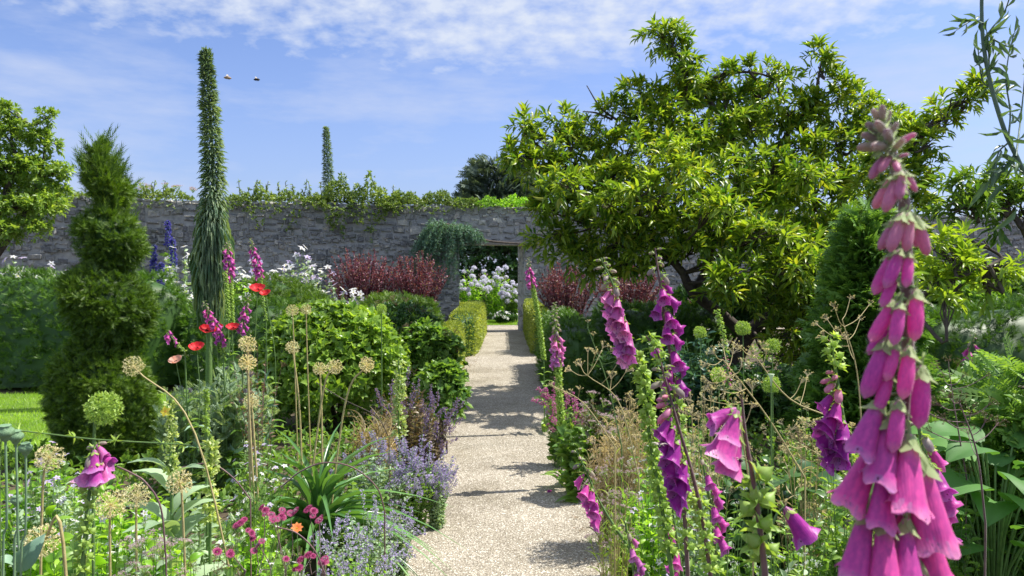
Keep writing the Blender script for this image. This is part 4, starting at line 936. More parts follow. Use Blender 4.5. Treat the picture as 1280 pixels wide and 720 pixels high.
# ------------------------------------------------------------------ middle distance planting
def H(px, py, d, **k):
    """x, y, height of a clump whose top shows at (px, py) from distance d"""
    p = at(px, py, d); return p.x, p.y, p.z
def barberry(label, px, py, d, halfpx, n, seed, lean=(0, 0)):
    x, y, h = H(px, py, d); return herb('purple_barberry', label, 'barberry', x, y, h, halfpx / F * d, int(n * 1.5), (T_LEAF, .066, .038), G_BERB, 95, stem=STEM_H, sr=.006, seed=seed, leafup=.7, low=.84, lt=(.05, 1))
barberry('upright purple-red barberry shrub in front of the wall left of the doorway', 452, 303, 14, 48, 85, 1)
barberry('purple-red barberry touching the left pillar of the doorway', 522, 311, 14.2, 42, 80, 2)
barberry('dusky purple barberry on the right of the doorway', 708, 322, 14.2, 44, 70, 3)
barberry('dusky purple barberry half hidden under the big tree', 785, 322, 14.5, 50, 70, 4)
# beyond the doorway
for i, (px, py, d, hp, lab, fl, lm, fs) in enumerate([
        (590, 332, 22.6, 20, 'phlox with white-lavender heads at the left inside the doorway view', 'phl', G_YEL, .058),
        (618, 328, 23.4, 20, 'tall pale phlox clump in the middle of the doorway view', 'phl', G_YEL, .062),
        (640, 352, 22.4, 14, 'lower pale blue-white phlox at the right of the doorway view', 'phl', G_MID, .055),
        (630, 388, 21.9, 16, 'dark leafy plant with a few white flowers low in the doorway view', 'w', G_DARK, .06)]):
    x, y, h = H(px, py, d)
    if i == 0: PHL = [ball_head('flower_head', 1, 60, .02, [G_POD, W_PHL], .62, flat=.5, seed=k + 20) for k in range(2)]
    herb('phlox' if fl == 'phl' else 'leafy_plant', lab, 'phlox' if fl == 'phl' else 'plant', x, y, h, hp / F * d * 1.2, 46, (T_LEAF, .15, .05), lm, 26, PHL if fl == 'phl' else WSM, fs, .8, sr=.006, seed=i + 20, leafup=.5)
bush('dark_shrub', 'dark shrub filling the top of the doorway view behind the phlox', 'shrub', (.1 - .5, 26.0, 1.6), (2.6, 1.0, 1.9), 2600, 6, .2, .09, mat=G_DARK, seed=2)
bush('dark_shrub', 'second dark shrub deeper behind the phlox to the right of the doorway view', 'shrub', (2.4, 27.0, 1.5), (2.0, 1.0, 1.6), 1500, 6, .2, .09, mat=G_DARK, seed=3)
hedge('box_hedge', 'low pale box edging at the foot of the phlox beyond the doorway', [(-1.9, 21.9), (-.65, 21.9)], .4, .62, 5000, .05, G_BOX, G_YEWD, 7, .02, tpl=T_TINY, seed=16, sw=.6, up=.2)
# delphiniums and the pale flowery bank under the wall
for i, (px, py, d) in enumerate([(192, 308, 12.6), (211, 278, 12.6), (217, 300, 12.4), (201, 330, 12.2)]):
    x, y, h = H(px, py, d); r = thing('delphinium', ['deep blue delphinium nearest the topiary', 'tallest deep blue delphinium against the wall', 'blue delphinium just right of the tallest one', 'short blue delphinium in front of the taller ones'][i], 'delphinium', (x, y, 0), 'delphiniums below the wall')
    mb = MB(); tube(mb, curve((0, 0, 0), (.03, 0, h - .4), 5, 0, .01), .007, 5); mb.build('stem', STEM_G, r)
    lf = MB(); m = 60; t = rg.random((m, 1)); place(lf, T_LEAF, t * [.0, 0, h - .5], rdir(m, .2), rdir(m, 1), .14, .07); lf.build('leaves', G_MID, r)
    link('flower_spike', S_DEL[i % 2], r, (.03, 0, h - .42), quat_y((rg.normal() * .05, 0, 1)), .44)
def flowery(label, px, py, d, rpx, seed, fl, fs=.07, n=60, lm=G_SILV, h2=1, leaf=(T_LEAF, .11, .055), fprob=1, per=22, cat='mallow', name='flowering_shrub', out=.5, **kw):
    x, y, h = H(px, py, d); return herb(name, label, cat, x, y, h, rpx / F * d, n, leaf, lm, per, fl, fs, fprob, sr=.006, seed=seed, fout=out, low=.5, **kw)
MIXW = WSM + LSM
flowery('mallow bush with pale lavender flowers behind the arched hedge and the barberry', 382, 306, 13.4, 44, 31, MIXW, .085, 80)
flowery('mallow bush with white flowers right of the tall echium', 330, 318, 13.2, 40, 32, MIXW, .075, 70)
flowery('pale flowered bush low between the mallow and the purple barberry', 425, 345, 13.0, 30, 33, MIXW, .075, 50)
flowery('pale green flowery plant between the blue delphiniums and the tall echium', 232, 302, 11.9, 30, 34, WSM, .06, 50, G_SILV)
flowery('leafy clump with white flowers at the wall foot above the far left hedge', 30, 318, 12, 60, 35, MIXW, .07, 110, G_SILV)
flowery('pale mixed flowering clump between the far left hedge and the topiary', 95, 322, 11.8, 40, 36, MIXW, .07, 60, G_MID)
flowery('bright green plant with small pale flowers right behind the echium stem', 290, 325, 11.6, 34, 37, WSM, .05, 50, G_YEL)
flowery('peach flowered plant under the big tree near its trunk', 850, 362, 10, 28, 38, [daisy_mesh('flower', [W_PCH, W_YEL], 8, 4, .4, .7)], .09, 24, G_MID, cat='flower clump', name='peach_flowers')
# poppies
def poppy(label, px, py, d, R=.055, mat=None, stemL=None, side=0, fl=POPPY, seed=0):
    h = at(px, py, d); r = thing('poppy', label, 'poppy', (h.x, h.y, 0)); mb = MB(); rng = np.random.default_rng(seed + 5)
    tube(mb, spline([(rng.normal() * .1, 0, 0), (rng.normal() * .05, 0, h.z * .6), (0, 0, h.z)], 10), .003, 5); mb.build('stem', STEM_G, r)
    lf = MB(); m = 20; t = rng.random((m, 1)) ** 1.5; place(lf, T_LEAF, t * [0, 0, h.z * .6], rdir(m, .3, rng), rdir(m, 1, rng), .10, .03); lf.build('leaves', G_GLAU, r)
    link('flower', fl[0], r, (0, 0, h.z), quat_y((side * .5 + rng.normal() * .2, -.35, .8)), R)
poppy('red poppy leftmost of the pair beside the leaning foxglove', 259, 414, 5.0, .05, seed=1)
poppy('red poppy in the middle behind the leaning foxglove tip', 271, 413, 5.1, .052, seed=2)
poppy('red poppy right of the pale foxglove stems, level with its neighbours', 292, 411, 5.0, .045, seed=3)
poppy('lowest deep red poppy over the silver foliage', 247, 436, 4.8, .05, seed=4)
poppy('highest red poppy against the arched hedge', 323, 363, 5.2, .055, seed=5)
poppy('smaller red poppy tucked just right of the highest one', 333, 368, 5.3, .04, seed=6)
poppy('faded orange-red poppy low beside the topiary', 221, 452, 4.8, .045, fl=[poppy_mesh('flower', W_PCH)], seed=7)
# left bed shrubs
def BU(name, label, cat, px, py, rpx, rpy, d, n, **kw):
    c = at(px, py, d); return bush(name, label, cat, c, (rpx / F * d, rpx / F * d * .8, rpy / F * d), n, **kw)
BU('leafy_shrub', 'large dome-shaped bright green leafy shrub left of the path', 'shrub', 418, 468, 92, 84, 7.4, 3600, k=5, L=.075, W=.046, mat=leafmat('leaf_bright', (.08, .16, .025), (.20, .30, .055), tr=.4, rough=.35), seed=4, lump=.24, fill=.4)
BU('leafy_shrub', 'low spreading green shrub beside the path in front of the clipped box hedge', 'shrub', 534, 466, 42, 56, 8.0, 1500, k=5, L=.085, W=.045, mat=G_MID, seed=5, flower=U_BRN, fsz=.07, fn=14, fname='seed_head')
BU('leafy_shrub', 'glossy green leafy shrub overhanging the left edge of the path', 'shrub', 550, 500, 28, 40, 6.2, 900, k=5, L=.08, W=.042, mat=G_MID, seed=6)
BU('leafy_shrub', 'dusky bronze seed-headed plant against the dark of the yew mound', 'shrub', 498, 402, 42, 22, 8.8, 500, k=4, L=.07, W=.03, mat=G_DARK, seed=7, flower=U_BRN, fsz=.06, fn=24, fname='seed_head')
def HB(name, label, cat, px, py, d, rpx, **kw):
    x, y, h = H(px, py, d); return herb(name, label, cat, x, y, max(h, .12), rpx / F * d, **kw)
HB('silver_artemisia', 'wide mound of silver-grey ferny foliage below the red poppies', 'artemisia', 280, 446, 5.2, 68, n=120, leaf=(T_SPRAY, .11, .05), lm=G_SILV, per=26, seed=8, leafup=.5, flower=[ball_head('bud', 1, 40, .05, [G_DARK, W_SAL], .4, seed=9)], fsz=.014, fprob=.15, sr=.003)
HB('silver_artemisia', 'smaller silver foliage clump at the foot of the poppies beside the topiary', 'artemisia', 225, 470, 4.9, 30, n=50, leaf=(T_SPRAY, .10, .045), lm=G_SILV, per=22, seed=9, leafup=.5, sr=.003)
HB('purple_salvia', 'dusky plum and violet flowering sage beside the path below the green shrub', 'salvia', 505, 476, 5.6, 44, n=80, leaf=(T_LEAF, .06, .03), lm=G_RUST, per=24, flower=S_SAL, fsz=.13, fprob=.4, seed=10, stem=STEM_H, fout=.25)
HB('purple_salvia', 'violet sage spikes leaning over the left edge of the path', 'salvia', 528, 505, 5.0, 22, n=34, leaf=(T_LEAF, .06, .03), lm=G_RUST, per=12, flower=S_SAL, fsz=.13, fprob=.5, seed=11, stem=STEM_H, lean=(.2, 0))
HB('tawny_grass', 'tawny tuft of dry grass in front of the plum sage', 'grass tuft', 468, 512, 5.0, 34, n=60, leaf=(T_STRAP, .22, .006), lm=G_DRY, per=10, seed=12, leafup=1.2, stem=STEM_Y)
HB('catmint', 'big catmint clump with soft purple spikes on the left edge of the path', 'catmint', 470, 552, 4.2, 52, n=110, leaf=(T_LEAF, .035, .02), lm=G_SILV, per=26, flower=S_CAT, fsz=.10, fprob=.3, seed=13, fout=.35)
HB('catmint', 'looser catmint sprawling right onto the gravel beside the big catmint', 'catmint', 512, 570, 4.3, 34, n=70, leaf=(T_LEAF, .035, .02), lm=G_MID, per=26, flower=S_CAT, fsz=.14, fprob=.45, seed=14, lean=(.15, 0), fout=.5)
HB('catmint', 'pale lavender catmint in the bottom middle beside the gravel', 'catmint', 455, 634, 3.1, 54, n=110, leaf=(T_LEAF, .03, .017), lm=G_SILV, per=22, flower=S_LAV, fsz=.075, fprob=.32, seed=15, fout=.35)
HB('catmint', 'thin pale catmint shoots at the very bottom edge beside the gravel', 'catmint', 440, 668, 2.6, 60, n=90, leaf=(T_LEAF, .03, .017), lm=G_YEL, per=22, flower=S_LAV, fsz=.10, fprob=.5, seed=16, fout=.35)
HB('white_campion', 'clump of small white flowers left of the strap-leaved plant', 'campion', 322, 542, 3.3, 40, n=100, leaf=(T_LEAF, .05, .015), lm=G_MID, per=18, flower=MIXW, fsz=.016, fprob=.9, seed=17, leafup=.8)
HB('fine_leaf_clump', 'soft ferny green clump in front of the white campion', 'plant', 315, 590, 3.0, 50, n=90, leaf=(T_SPRAY, .06, .03), lm=G_MID, per=20, seed=18, leafup=.7)
HB('leafy_clump', 'green leafy clump under the catmint beside the strap-leaved plant', 'plant', 440, 600, 3.8, 60, n=70, leaf=(T_LEAF, .07, .035), lm=G_MID, per=20, seed=19)
# strap leaved plant
def strap_plant():
    c = at(397, 640, 3.5); rng = np.random.default_rng(4); r = thing('strap_leaved_plant', 'strap-leaved dark green yucca-like plant with allium stems rising through it', 'yucca', (c.x, c.y, 0)); mb = MB(); n = 46
    a = rng.uniform(0, 2 * PI, n); o = np.stack([np.cos(a), np.sin(a), 0 * a], -1); q = rng.random(n)[:, None]
    P = o * .03 + [0, 0, .18] + q * [0, 0, .12]; D = nrm(o * (1.25 - q) + [0, 0, .95]); place(mb, T_STRAPD, P, D, -o + [0, 0, 1.2], rng.uniform(.38, .62, n), .034)
    m = 16; a = rng.uniform(0, 2 * PI, m); o = np.stack([np.cos(a), np.sin(a), 0 * a], -1); place(mb, T_STRAP, o * .02 + [0, 0, .3], o * .3 + [0, 0, 1], -o + [0, 0, .4], rng.uniform(.40, .66, m), .036)
    mb.build('leaves', leafmat('strap_leaf', (.05, .13, .035), (.10, .21, .06), tr=.25, rough=.28, spec=.6), r); mb = MB(); tube(mb, [(0, 0, 0), (0, 0, .35)], [.04, .03], 8); mb.build('stem', BARK, r)
strap_plant()
# mulleins
def mullein(label, px, py, d, pyb, sp, seed, big=True):
    h = at(px, py, d); b = at(px, pyb, d); r = thing('mullein', label, 'mullein', (h.x, h.y, 0)); mb = MB(); tube(mb, curve((0, 0, 0), (0, 0, h.z), 6, 0, .004), np.linspace(.008, .004, 6), 6); mb.build('stem', STEM_G, r)
    L_ = h.z - b.z; link('flower_spike', sp, r, (0, 0, b.z), quat_y((.02, 0, 1)), L_)
    if big:
        rng = np.random.default_rng(seed); n = 18; a = rng.uniform(0, 2 * PI, n); o = np.stack([np.cos(a), np.sin(a), 0 * a], -1); t = rng.random(n)
        lf = MB(); place(lf, T_BROAD, np.stack([0 * a, 0 * a, b.z * (.35 + .65 * t)], -1), o + [0, 0, .7], -o * .3 + [0, 0, 1], .20 * (1.15 - .5 * t), .10 * (1.15 - .5 * t)); lf.build('leaves', G_SILV, r)
        link('flower', YSM[0], r, (.0, -.03, h.z - .03), quat_y((0, -1, .3)), .018)
mullein('pale woolly mullein with one yellow flower near its tip in front of the silver foliage', 213, 500, 2.3, 590, S_YEL[0], 3)
mullein('yellow-green leafy spike between the mullein and the white campion', 262, 545, 2.4, 655, S_YEL[1], 4, False)
mullein('cream flower spike rising left of the plum sage', 498, 450, 4.6, 545, S_YEL[0], 5, False)
mullein('slim green seed spike just right of the yellow-green leafy spike', 257, 486, 2.6, 545, S_GRN[0], 6, False)
# alliums left
AL = 'dried allium heads over the left bed'
for i, (lab, head, d, foot, R, via, heads, st) in enumerate([
        ('pale straw allium leaning left in front of the topiary', (168, 458), 2.3, (330, 700), .030, (250, 560), A_CREAM, STEM_Y),
        ('upper cream allium of the stacked three above the silver foliage', (310, 430), 3.2, (313, 640), .037, (311, 520), A_CREAM, STEM_Y),
        ('middle cream allium of the stacked three above the silver foliage', (310, 453), 3.1, (325, 640), .034, (312, 530), A_CREAM, STEM_Y),
        ('lowest fluffy allium of the stacked three above the silver foliage', (314, 502), 3.2, (330, 640), .032, (318, 560), A_CREAM, STEM_Y),
        ('small greenish allium over the dark side of the dome-shaped shrub', (366, 434), 3.6, (378, 640), .032, (375, 530), A_CREAM, STEM_Y),
        ('left cream allium of the close pair over the strap-leaved plant', (400, 461), 3.6, (402, 640), .032, (402, 540), A_CREAM, STEM_Y),
        ('right cream allium of the close pair over the strap-leaved plant', (418, 459), 3.5, (370, 660), .035, (402, 500), A_CREAM, STEM_Y),
        ('lone cream allium on a stem slanting right over the dome-shaped shrub', (458, 456), 3.5, (400, 640), .036, (430, 510), A_CREAM, STEM_Y),
        ('cream allium at the top left of the dome-shaped shrub', (366, 388), 5.6, (372, 520), .045, (368, 440), A_CREAM, STEM_Y),
        ('paler allium just right of the one at the top of the dome-shaped shrub', (383, 387), 5.7, (388, 520), .040, (384, 440), A_CREAM, STEM_Y),
        ('round allium in front of the rounded yew mound', (477, 386), 6.2, (477, 500), .040, (477, 430), A_GREEN, STEM_G),
        ('big greenish-yellow allium above the pink foxglove at the left', (130, 510), 1.5, (112, 760), .032, (117, 580), A_GREEN, STEM_G),
        ('fluffy dry allium low beside the mullein leaves', (224, 604), 1.9, (240, 760), .030, (228, 660), A_CREAM, STEM_Y),
        ('dry wispy allium near the glaucous poppy pods', (62, 572), 1.9, (40, 760), .034, (52, 640), A_CREAM, STEM_Y),
        ('dry allium low at the bottom left on a slanting stem', (52, 676), 1.35, (100, 760), .028, (80, 705), A_CREAM, STEM_Y),
        ('spiky dry allium just right of the pink foxglove stem', (138, 632), 1.8, (135, 760), .034, (136, 690), A_CREAM, STEM_Y),
        ('small dry allium between two others above the pale pink flowers', (170, 620), 2.0, (168, 760), .034, (169, 690), A_CREAM, STEM_Y)]):
    allium(lab, head, d, foot, R, heads, st, via, AL, .0028 if d < 3 else .0045, seed=i)
# right alliums
for i, (lab, head, d, R) in enumerate([('round green allium highest under the big tree', (930, 411), 4.6, .045), ('green allium to the right of the highest one', (967, 433), 4.4, .043), ('dim green allium at the left in the shade under the big tree', (876, 416), 5.4, .044),
                                       ('green allium lower among the dry stalks', (966, 482), 4.0, .045), ('soft green allium half behind the cream stalks', (900, 470), 3.8, .04)]):
    allium(lab, head, d, (head[0] + 4, 640), R, A_GREEN, STEM_G, None, 'green allium heads under the big tree', .003, seed=i)
# bottom left foreground
PO = 'poppy seed pods at the left edge'
for i, (lab, px, py, d, R, xb) in enumerate([('fat glaucous poppy pod at the very left edge', 8, 548, 1.15, .019, 2), ('glaucous poppy pod second from the left edge', 21, 552, 1.2, .017, 16), ('round poppy pod on the rightmost of the tall stems', 33, 566, 1.25, .016, 24), ('small poppy pod on the short stem below the others', 21, 630, 1.3, .014, 18)]):
    h = at(px, py, d); b = at(xb, 760, d); r = thing('poppy_pod', lab, 'poppy pod', (b.x, b.y, 0), PO); o = Vector((b.x, b.y, 0)); mb = MB(); tube(mb, spline([(0, 0, 0), b - o, (b + h) / 2 - o + Vector((.004, 0, 0)), h - o], 12), .0018, 6); mb.build('stem', STEM_PG, r)
    link('seed_pod', POD[0], r, h - o - Vector((0, 0, .004)), quat_y((.05, -.1, 1)), R * 1.35)
def P_(name, label, cat, px, py, d, rpx, **kw): return HB(name, label, cat, px, py, d, rpx, **kw)
P_('glaucous_poppy_plant', 'blue-green jagged poppy foliage at the bottom left corner', 'poppy foliage', 15, 640, 1.3, 60, n=26, leaf=(T_BROAD, .09, .045), lm=G_GLAU, per=12, seed=30, leafup=.6)
P_('leafy_clump', 'soft light green leafy clump behind the glaucous poppy foliage', 'plant', 70, 612, 2.0, 60, n=70, leaf=(T_BROAD, .085, .05), lm=G_YEL, per=16, seed=31)
P_('leafy_clump', 'fresh green leafy mass at the foot of the pink foxglove', 'plant', 95, 650, 1.7, 52, n=60, leaf=(T_BROAD, .075, .04), lm=G_MID, per=16, seed=32)
P_('white_rocket', 'loose spray of small white flowers behind the pink foxglove', 'white flower', 95, 562, 2.4, 34, n=36, leaf=(T_LEAF, .04, .015), lm=G_MID, per=12, flower=WSM, fsz=.014, fprob=1, seed=33, fout=.6)
P_('white_rocket', 'low white flowers between the foxglove stem and the mullein', 'white flower', 165, 628, 2.4, 46, n=60, leaf=(T_LEAF, .04, .02), lm=G_SILV, per=16, flower=WSM, fsz=.014, fprob=1, seed=34, fout=.6)
P_('white_rocket', 'pale lilac blossom stems in front of the lawn', 'white flower', 58, 528, 3.0, 24, n=18, leaf=(T_LEAF, .04, .015), lm=G_MID, per=12, flower=LSM, fsz=.018, fprob=1, seed=35, fout=.6)
P_('pale_pink_sedum', 'flat pale pink flowerheads at the bottom left centre', 'sedum', 175, 655, 1.9, 44, n=50, leaf=(T_LEAF, .045, .022), lm=G_SILV, per=16, flower=U_PNK, fsz=.030, fprob=.8, seed=36, fout=.2, low=.8)
P_('pale_pink_sedum', 'dusty pink flat flowerheads right of the paler ones', 'sedum', 215, 672, 1.7, 40, n=44, leaf=(T_LEAF, .045, .022), lm=G_MID, per=16, flower=U_PNK, fsz=.028, fprob=.8, seed=37, fout=.2, low=.8)
P_('pale_pink_sedum', 'small dull pink flowerheads at the bottom left edge', 'sedum', 100, 690, 1.45, 44, n=40, leaf=(T_LEAF, .05, .024), lm=G_MID, per=16, flower=U_PNK, fsz=.018, fprob=.7, seed=38, fout=.2, low=.8)
P_('astrantia_leaves', 'mixed light foliage with brown specks at the bottom between the pink flowers', 'plant', 275, 650, 2.0, 60, n=80, leaf=(T_LEAF, .05, .026), lm=G_MID, per=18, flower=U_BRN, fsz=.022, fprob=.5, seed=39, fout=.4)
P_('leafy_clump', 'bright speckled green clump at the bottom edge below the crimson astrantia', 'plant', 350, 690, 1.9, 70, n=90, leaf=(T_LEAF, .045, .024), lm=G_YEL, per=18, flower=WSM, fsz=.008, fprob=.5, seed=40)
P_('leafy_clump', 'silvery green clump filling under the mullein leaves', 'plant', 245, 600, 2.6, 60, n=70, leaf=(T_LEAF, .06, .03), lm=G_SILV, per=18, seed=41)
P_('leafy_clump', 'green weeds between the topiary foot and the foxglove', 'plant', 140, 590, 3.2, 80, n=80, leaf=(T_LEAF, .07, .035), lm=G_YEL, per=16, seed=42)
P_('leafy_clump', 'green weeds in front of the lawn', 'plant', 40, 556, 3.2, 60, n=80, leaf=(T_LEAF, .07, .035), lm=G_YEL, per=16, seed=43)
AS = [(330, 638, 2.3, 1), (300, 655, 2.1, 1), (313, 668, 2.1, 1), (322, 683, 2.0, 0), (345, 650, 2.2, 0), (362, 643, 2.3, 0), (385, 637, 2.3, 1), (398, 652, 2.3, 0), (286, 692, 1.9, 1), (384, 696, 2.0, 1), (405, 704, 2.0, 0), (352, 648, 2.25, 1), (338, 645, 2.15, 0), (372, 712, 1.95, 1)]
wh = ['at the upper left of the crimson cluster', 'leftmost of the crimson cluster', 'just below the leftmost crimson one', 'pale centred, lowest of the left group', 'paler, between the dark ones in the upper row', 'fourth along the upper row of crimson heads', 'near the right end of the upper row', 'at the right end over the strap leaves', 'dull, alone at the lower left of the cluster', 'on the arching stem at the lower right', 'end bud of the arching stem at the lower right', 'behind the orange bloom to its upper left', 'touching the paler one on its left', 'at the bottom edge below the arching stem']
for i, ((px, py, d, dark), s) in enumerate(zip(AS, wh)):
    h = at(px, py, d); f = at(px + rg.normal() * 12, 745, d); o = Vector((f.x, f.y, 0)); r = thing('astrantia', 'crimson astrantia ' + s, 'astrantia', o, 'crimson astrantia flowers'); mb = MB(); tube(mb, spline([(0, 0, 0), f - o, (f + h) / 2 - o + Vector((rg.normal() * .02, 0, 0)), h - o], 10), .0013, 5); mb.build('stem', STEM_H, r)
    for k in range(3): link('flower_head', (POMD if dark else POM)[k % 2], r, h - o + Vector((rg.normal() * .014, rg.normal() * .012, rg.normal() * .01)) * (k > 0), quat_y((rg.normal() * .4, -.5, .8)), .0145 * rg.uniform(.7, 1.1))
h = at(370, 662, 2.0); r = thing('marigold', 'single orange bloom under the crimson astrantias', 'marigold', (h.x, h.y, 0)); mb = MB(); tube(mb, [(0, 0, 0), (.01, 0, h.z * .5), (0, 0, h.z)], .0015, 5); mb.build('stem', STEM_G, r); link('flower', OSM[0], r, (0, 0, h.z), quat_y((.2, -.6, .7)), .018)
# arching bare stems and the cleavers strand
def arch(label, pts, d, mat, r=.002, name='arching_stem', cat='stem', leafy=None):
    W = [at(px, py, d) for px, py in pts]; f = Vector((W[-1].x, W[-1].y, 0)); S = spline(W, 26); o = np.array(f); full = np.vstack([S, [[f.x, f.y, 0]]]); rt = thing(name, label, cat, f); mb = MB(); tube(mb, full - o, r, 6); mb.build('stem', mat, rt)
    if leafy is not None:
        lf = MB(); ks = range(1, 25, 3)
        for k in ks:
            n = 7; D = rdir(n, .1); place(lf, T_LEAF, np.repeat([S[k] - o], n, 0), D, rdir(n, .5), leafy, leafy * .22)
        lf.build('leaves', G_POD, rt)
arch('long bare brown stem arching over the left bed to the right of the pink foxglove', [(146, 583), (165, 592), (182, 604), (200, 635), (206, 700)], 1.6, STEM_H)
arch('plum stem arching across the strap-leaved plant', [(350, 610), (375, 590), (405, 579), (440, 585), (470, 610), (480, 640)], 2.9, STEM_H, .003)
arch('brown stem arching between the mullein and the campion', [(225, 585), (262, 580), (290, 597), (312, 625)], 2.5, STEM_H, .0025)
arch('reddish stem arching through the crimson astrantias', [(345, 660), (370, 668), (392, 690), (405, 720)], 1.9, STEM_H, .002)
arch('thin green cleavers strand stretched sideways across the left bed', [(238, 556), (200, 554), (120, 549), (60, 542), (20, 538), (4, 545), (0, 600)], 1.25, STEM_G, .0013, 'cleavers', 'cleavers', .016)
arch('grey twig slanting across the dark side of the dome-shaped shrub', [(395, 478), (430, 500), (470, 521), (486, 548)], 4.0, BARK, .003)

# ------------------------------------------------------------------ right bed filling
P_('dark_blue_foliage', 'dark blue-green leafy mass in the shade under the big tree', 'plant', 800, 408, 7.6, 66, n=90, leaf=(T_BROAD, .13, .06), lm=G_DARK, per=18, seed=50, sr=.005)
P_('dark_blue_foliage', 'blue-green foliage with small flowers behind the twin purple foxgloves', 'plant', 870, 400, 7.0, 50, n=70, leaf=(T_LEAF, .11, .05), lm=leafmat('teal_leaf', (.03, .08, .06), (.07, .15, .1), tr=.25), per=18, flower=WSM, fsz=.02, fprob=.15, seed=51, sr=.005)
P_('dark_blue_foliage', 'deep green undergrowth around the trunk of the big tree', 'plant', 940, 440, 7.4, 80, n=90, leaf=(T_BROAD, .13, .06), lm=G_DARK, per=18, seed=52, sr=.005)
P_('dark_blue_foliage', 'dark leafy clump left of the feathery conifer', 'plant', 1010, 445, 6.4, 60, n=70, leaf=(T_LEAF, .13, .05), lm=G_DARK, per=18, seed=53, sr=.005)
P_('pink_flower_clump', 'loose pink flowers at the right edge of the path in shade', 'pink flower', 700, 486, 5.8, 26, n=46, leaf=(T_LEAF, .07, .035), lm=G_MID, per=16, flower=S_PNK, fsz=.13, fprob=.6, seed=54, fout=.4)
P_('pink_flower_clump', 'pale pink fading flowers behind the dry umbels near the path', 'pink flower', 752, 490, 5.0, 30, n=50, leaf=(T_LEAF, .07, .035), lm=G_RUST, per=16, flower=U_PNK, fsz=.05, fprob=.6, seed=55, fout=.4)
P_('path_edge_plant', 'broad-leaved green plant on the right edge of the path', 'plant', 728, 520, 5.0, 32, n=50, leaf=(T_BROAD, .11, .055), lm=G_MID, per=14, seed=56, basal=(26, T_BROAD, .16, .08))
P_('path_edge_plant', 'bright green plant at the right of the path behind the leaning foxglove', 'plant', 806, 590, 3.4, 42, n=60, leaf=(T_LEAF, .07, .04), lm=G_YEL, per=16, seed=57, basal=(20, T_BROAD, .14, .07))
P_('path_edge_plant', 'low green leaves spilling onto the gravel near the leaning foxglove', 'plant', 792, 655, 3.3, 24, n=40, leaf=(T_BROAD, .08, .045), lm=G_MID, per=14, seed=58, basal=(20, T_BROAD, .12, .07))
P_('feather_grass', 'soft beige feathery seed stems behind the green seed-pod foxglove', 'grass tuft', 792, 486, 4.0, 34, n=90, leaf=(T_STRAP, .10, .005), lm=G_DRY, per=10, flower=U_DRY, fsz=.03, fprob=.7, seed=59, stem=STEM_Y, leafup=1.0, fout=.5)
P_('feather_grass', 'beige seed stems at the path side below the pink flowers', 'grass tuft', 762, 520, 4.1, 32, n=60, leaf=(T_STRAP, .14, .006), lm=G_DRY, per=10, flower=U_DRY, fsz=.03, fprob=.6, seed=60, stem=STEM_Y, leafup=1.0, fout=.5)
for i, (px, py, d, rp, lm, fl, fz, lb) in enumerate([
        (830, 575, 2.6, 44, G_YEL, MIXW, .012, 'fresh green speckled clump left of the tall seed-pod foxglove'), (870, 560, 2.5, 46, G_SILV, U_WHT, .022, 'pale green clump with tiny whitish heads behind the purple foxglove bells'),
        (910, 590, 2.2, 46, G_MID, U_WHT, .020, 'green clump with whitish heads behind the thick dark foxglove stem'), (868, 650, 1.9, 46, G_MID, MIXW, .011, 'green leafy clump low between the foxglove stems at the bottom'),
        (822, 690, 2.1, 34, G_SILV, MIXW, .010, 'silvery green shoots at the bottom edge beside the gravel'), (900, 670, 1.6, 46, G_YEL, None, .02, 'bright leafy clump at the foot of the thick dark foxglove stem'),
        (990, 655, 1.7, 50, G_SILV, U_WHT, .022, 'patch of creamy tiny flowers at the bottom right of centre'), (1040, 690, 1.4, 46, G_MID, U_WHT, .018, 'creamy flower patch just left of the foreground foxglove bells'),
        (1000, 590, 2.4, 50, G_MID, None, .02, 'mid green leafy clump behind the cream flower patch'), (950, 560, 3.0, 60, G_DARK, None, .02, 'dark broad-leaved clump in the hollow right of the paired bells'),
        (1060, 560, 2.6, 50, G_MID, None, .02, 'green leaves behind the lower bells of the foreground foxglove'), (870, 500, 4.2, 60, G_MID, U_DRY, .04, 'green and straw clump behind the paired bells'),
        (830, 520, 3.6, 46, G_MID, U_WHT, .03, 'mixed pale flowered clump between the two seed-pod spikes'), (1020, 500, 4.2, 70, G_MID, U_DRY, .035, 'green and straw clump behind the fading purple foxglove'),
        (1190, 560, 2.6, 40, G_MID, None, .02, 'green foliage right of the foreground foxglove beneath the dry twiggy umbels')]):
    P_('leafy_clump', lb, 'plant', px, py, d, rp, n=64, leaf=(T_BROAD if lm is G_DARK else T_LEAF, .12 if lm is G_DARK else .05, .06 if lm is G_DARK else .024), lm=lm, per=20, flower=fl, fsz=fz, fprob=.7 if fl else 0, seed=70 + i, fout=.4)
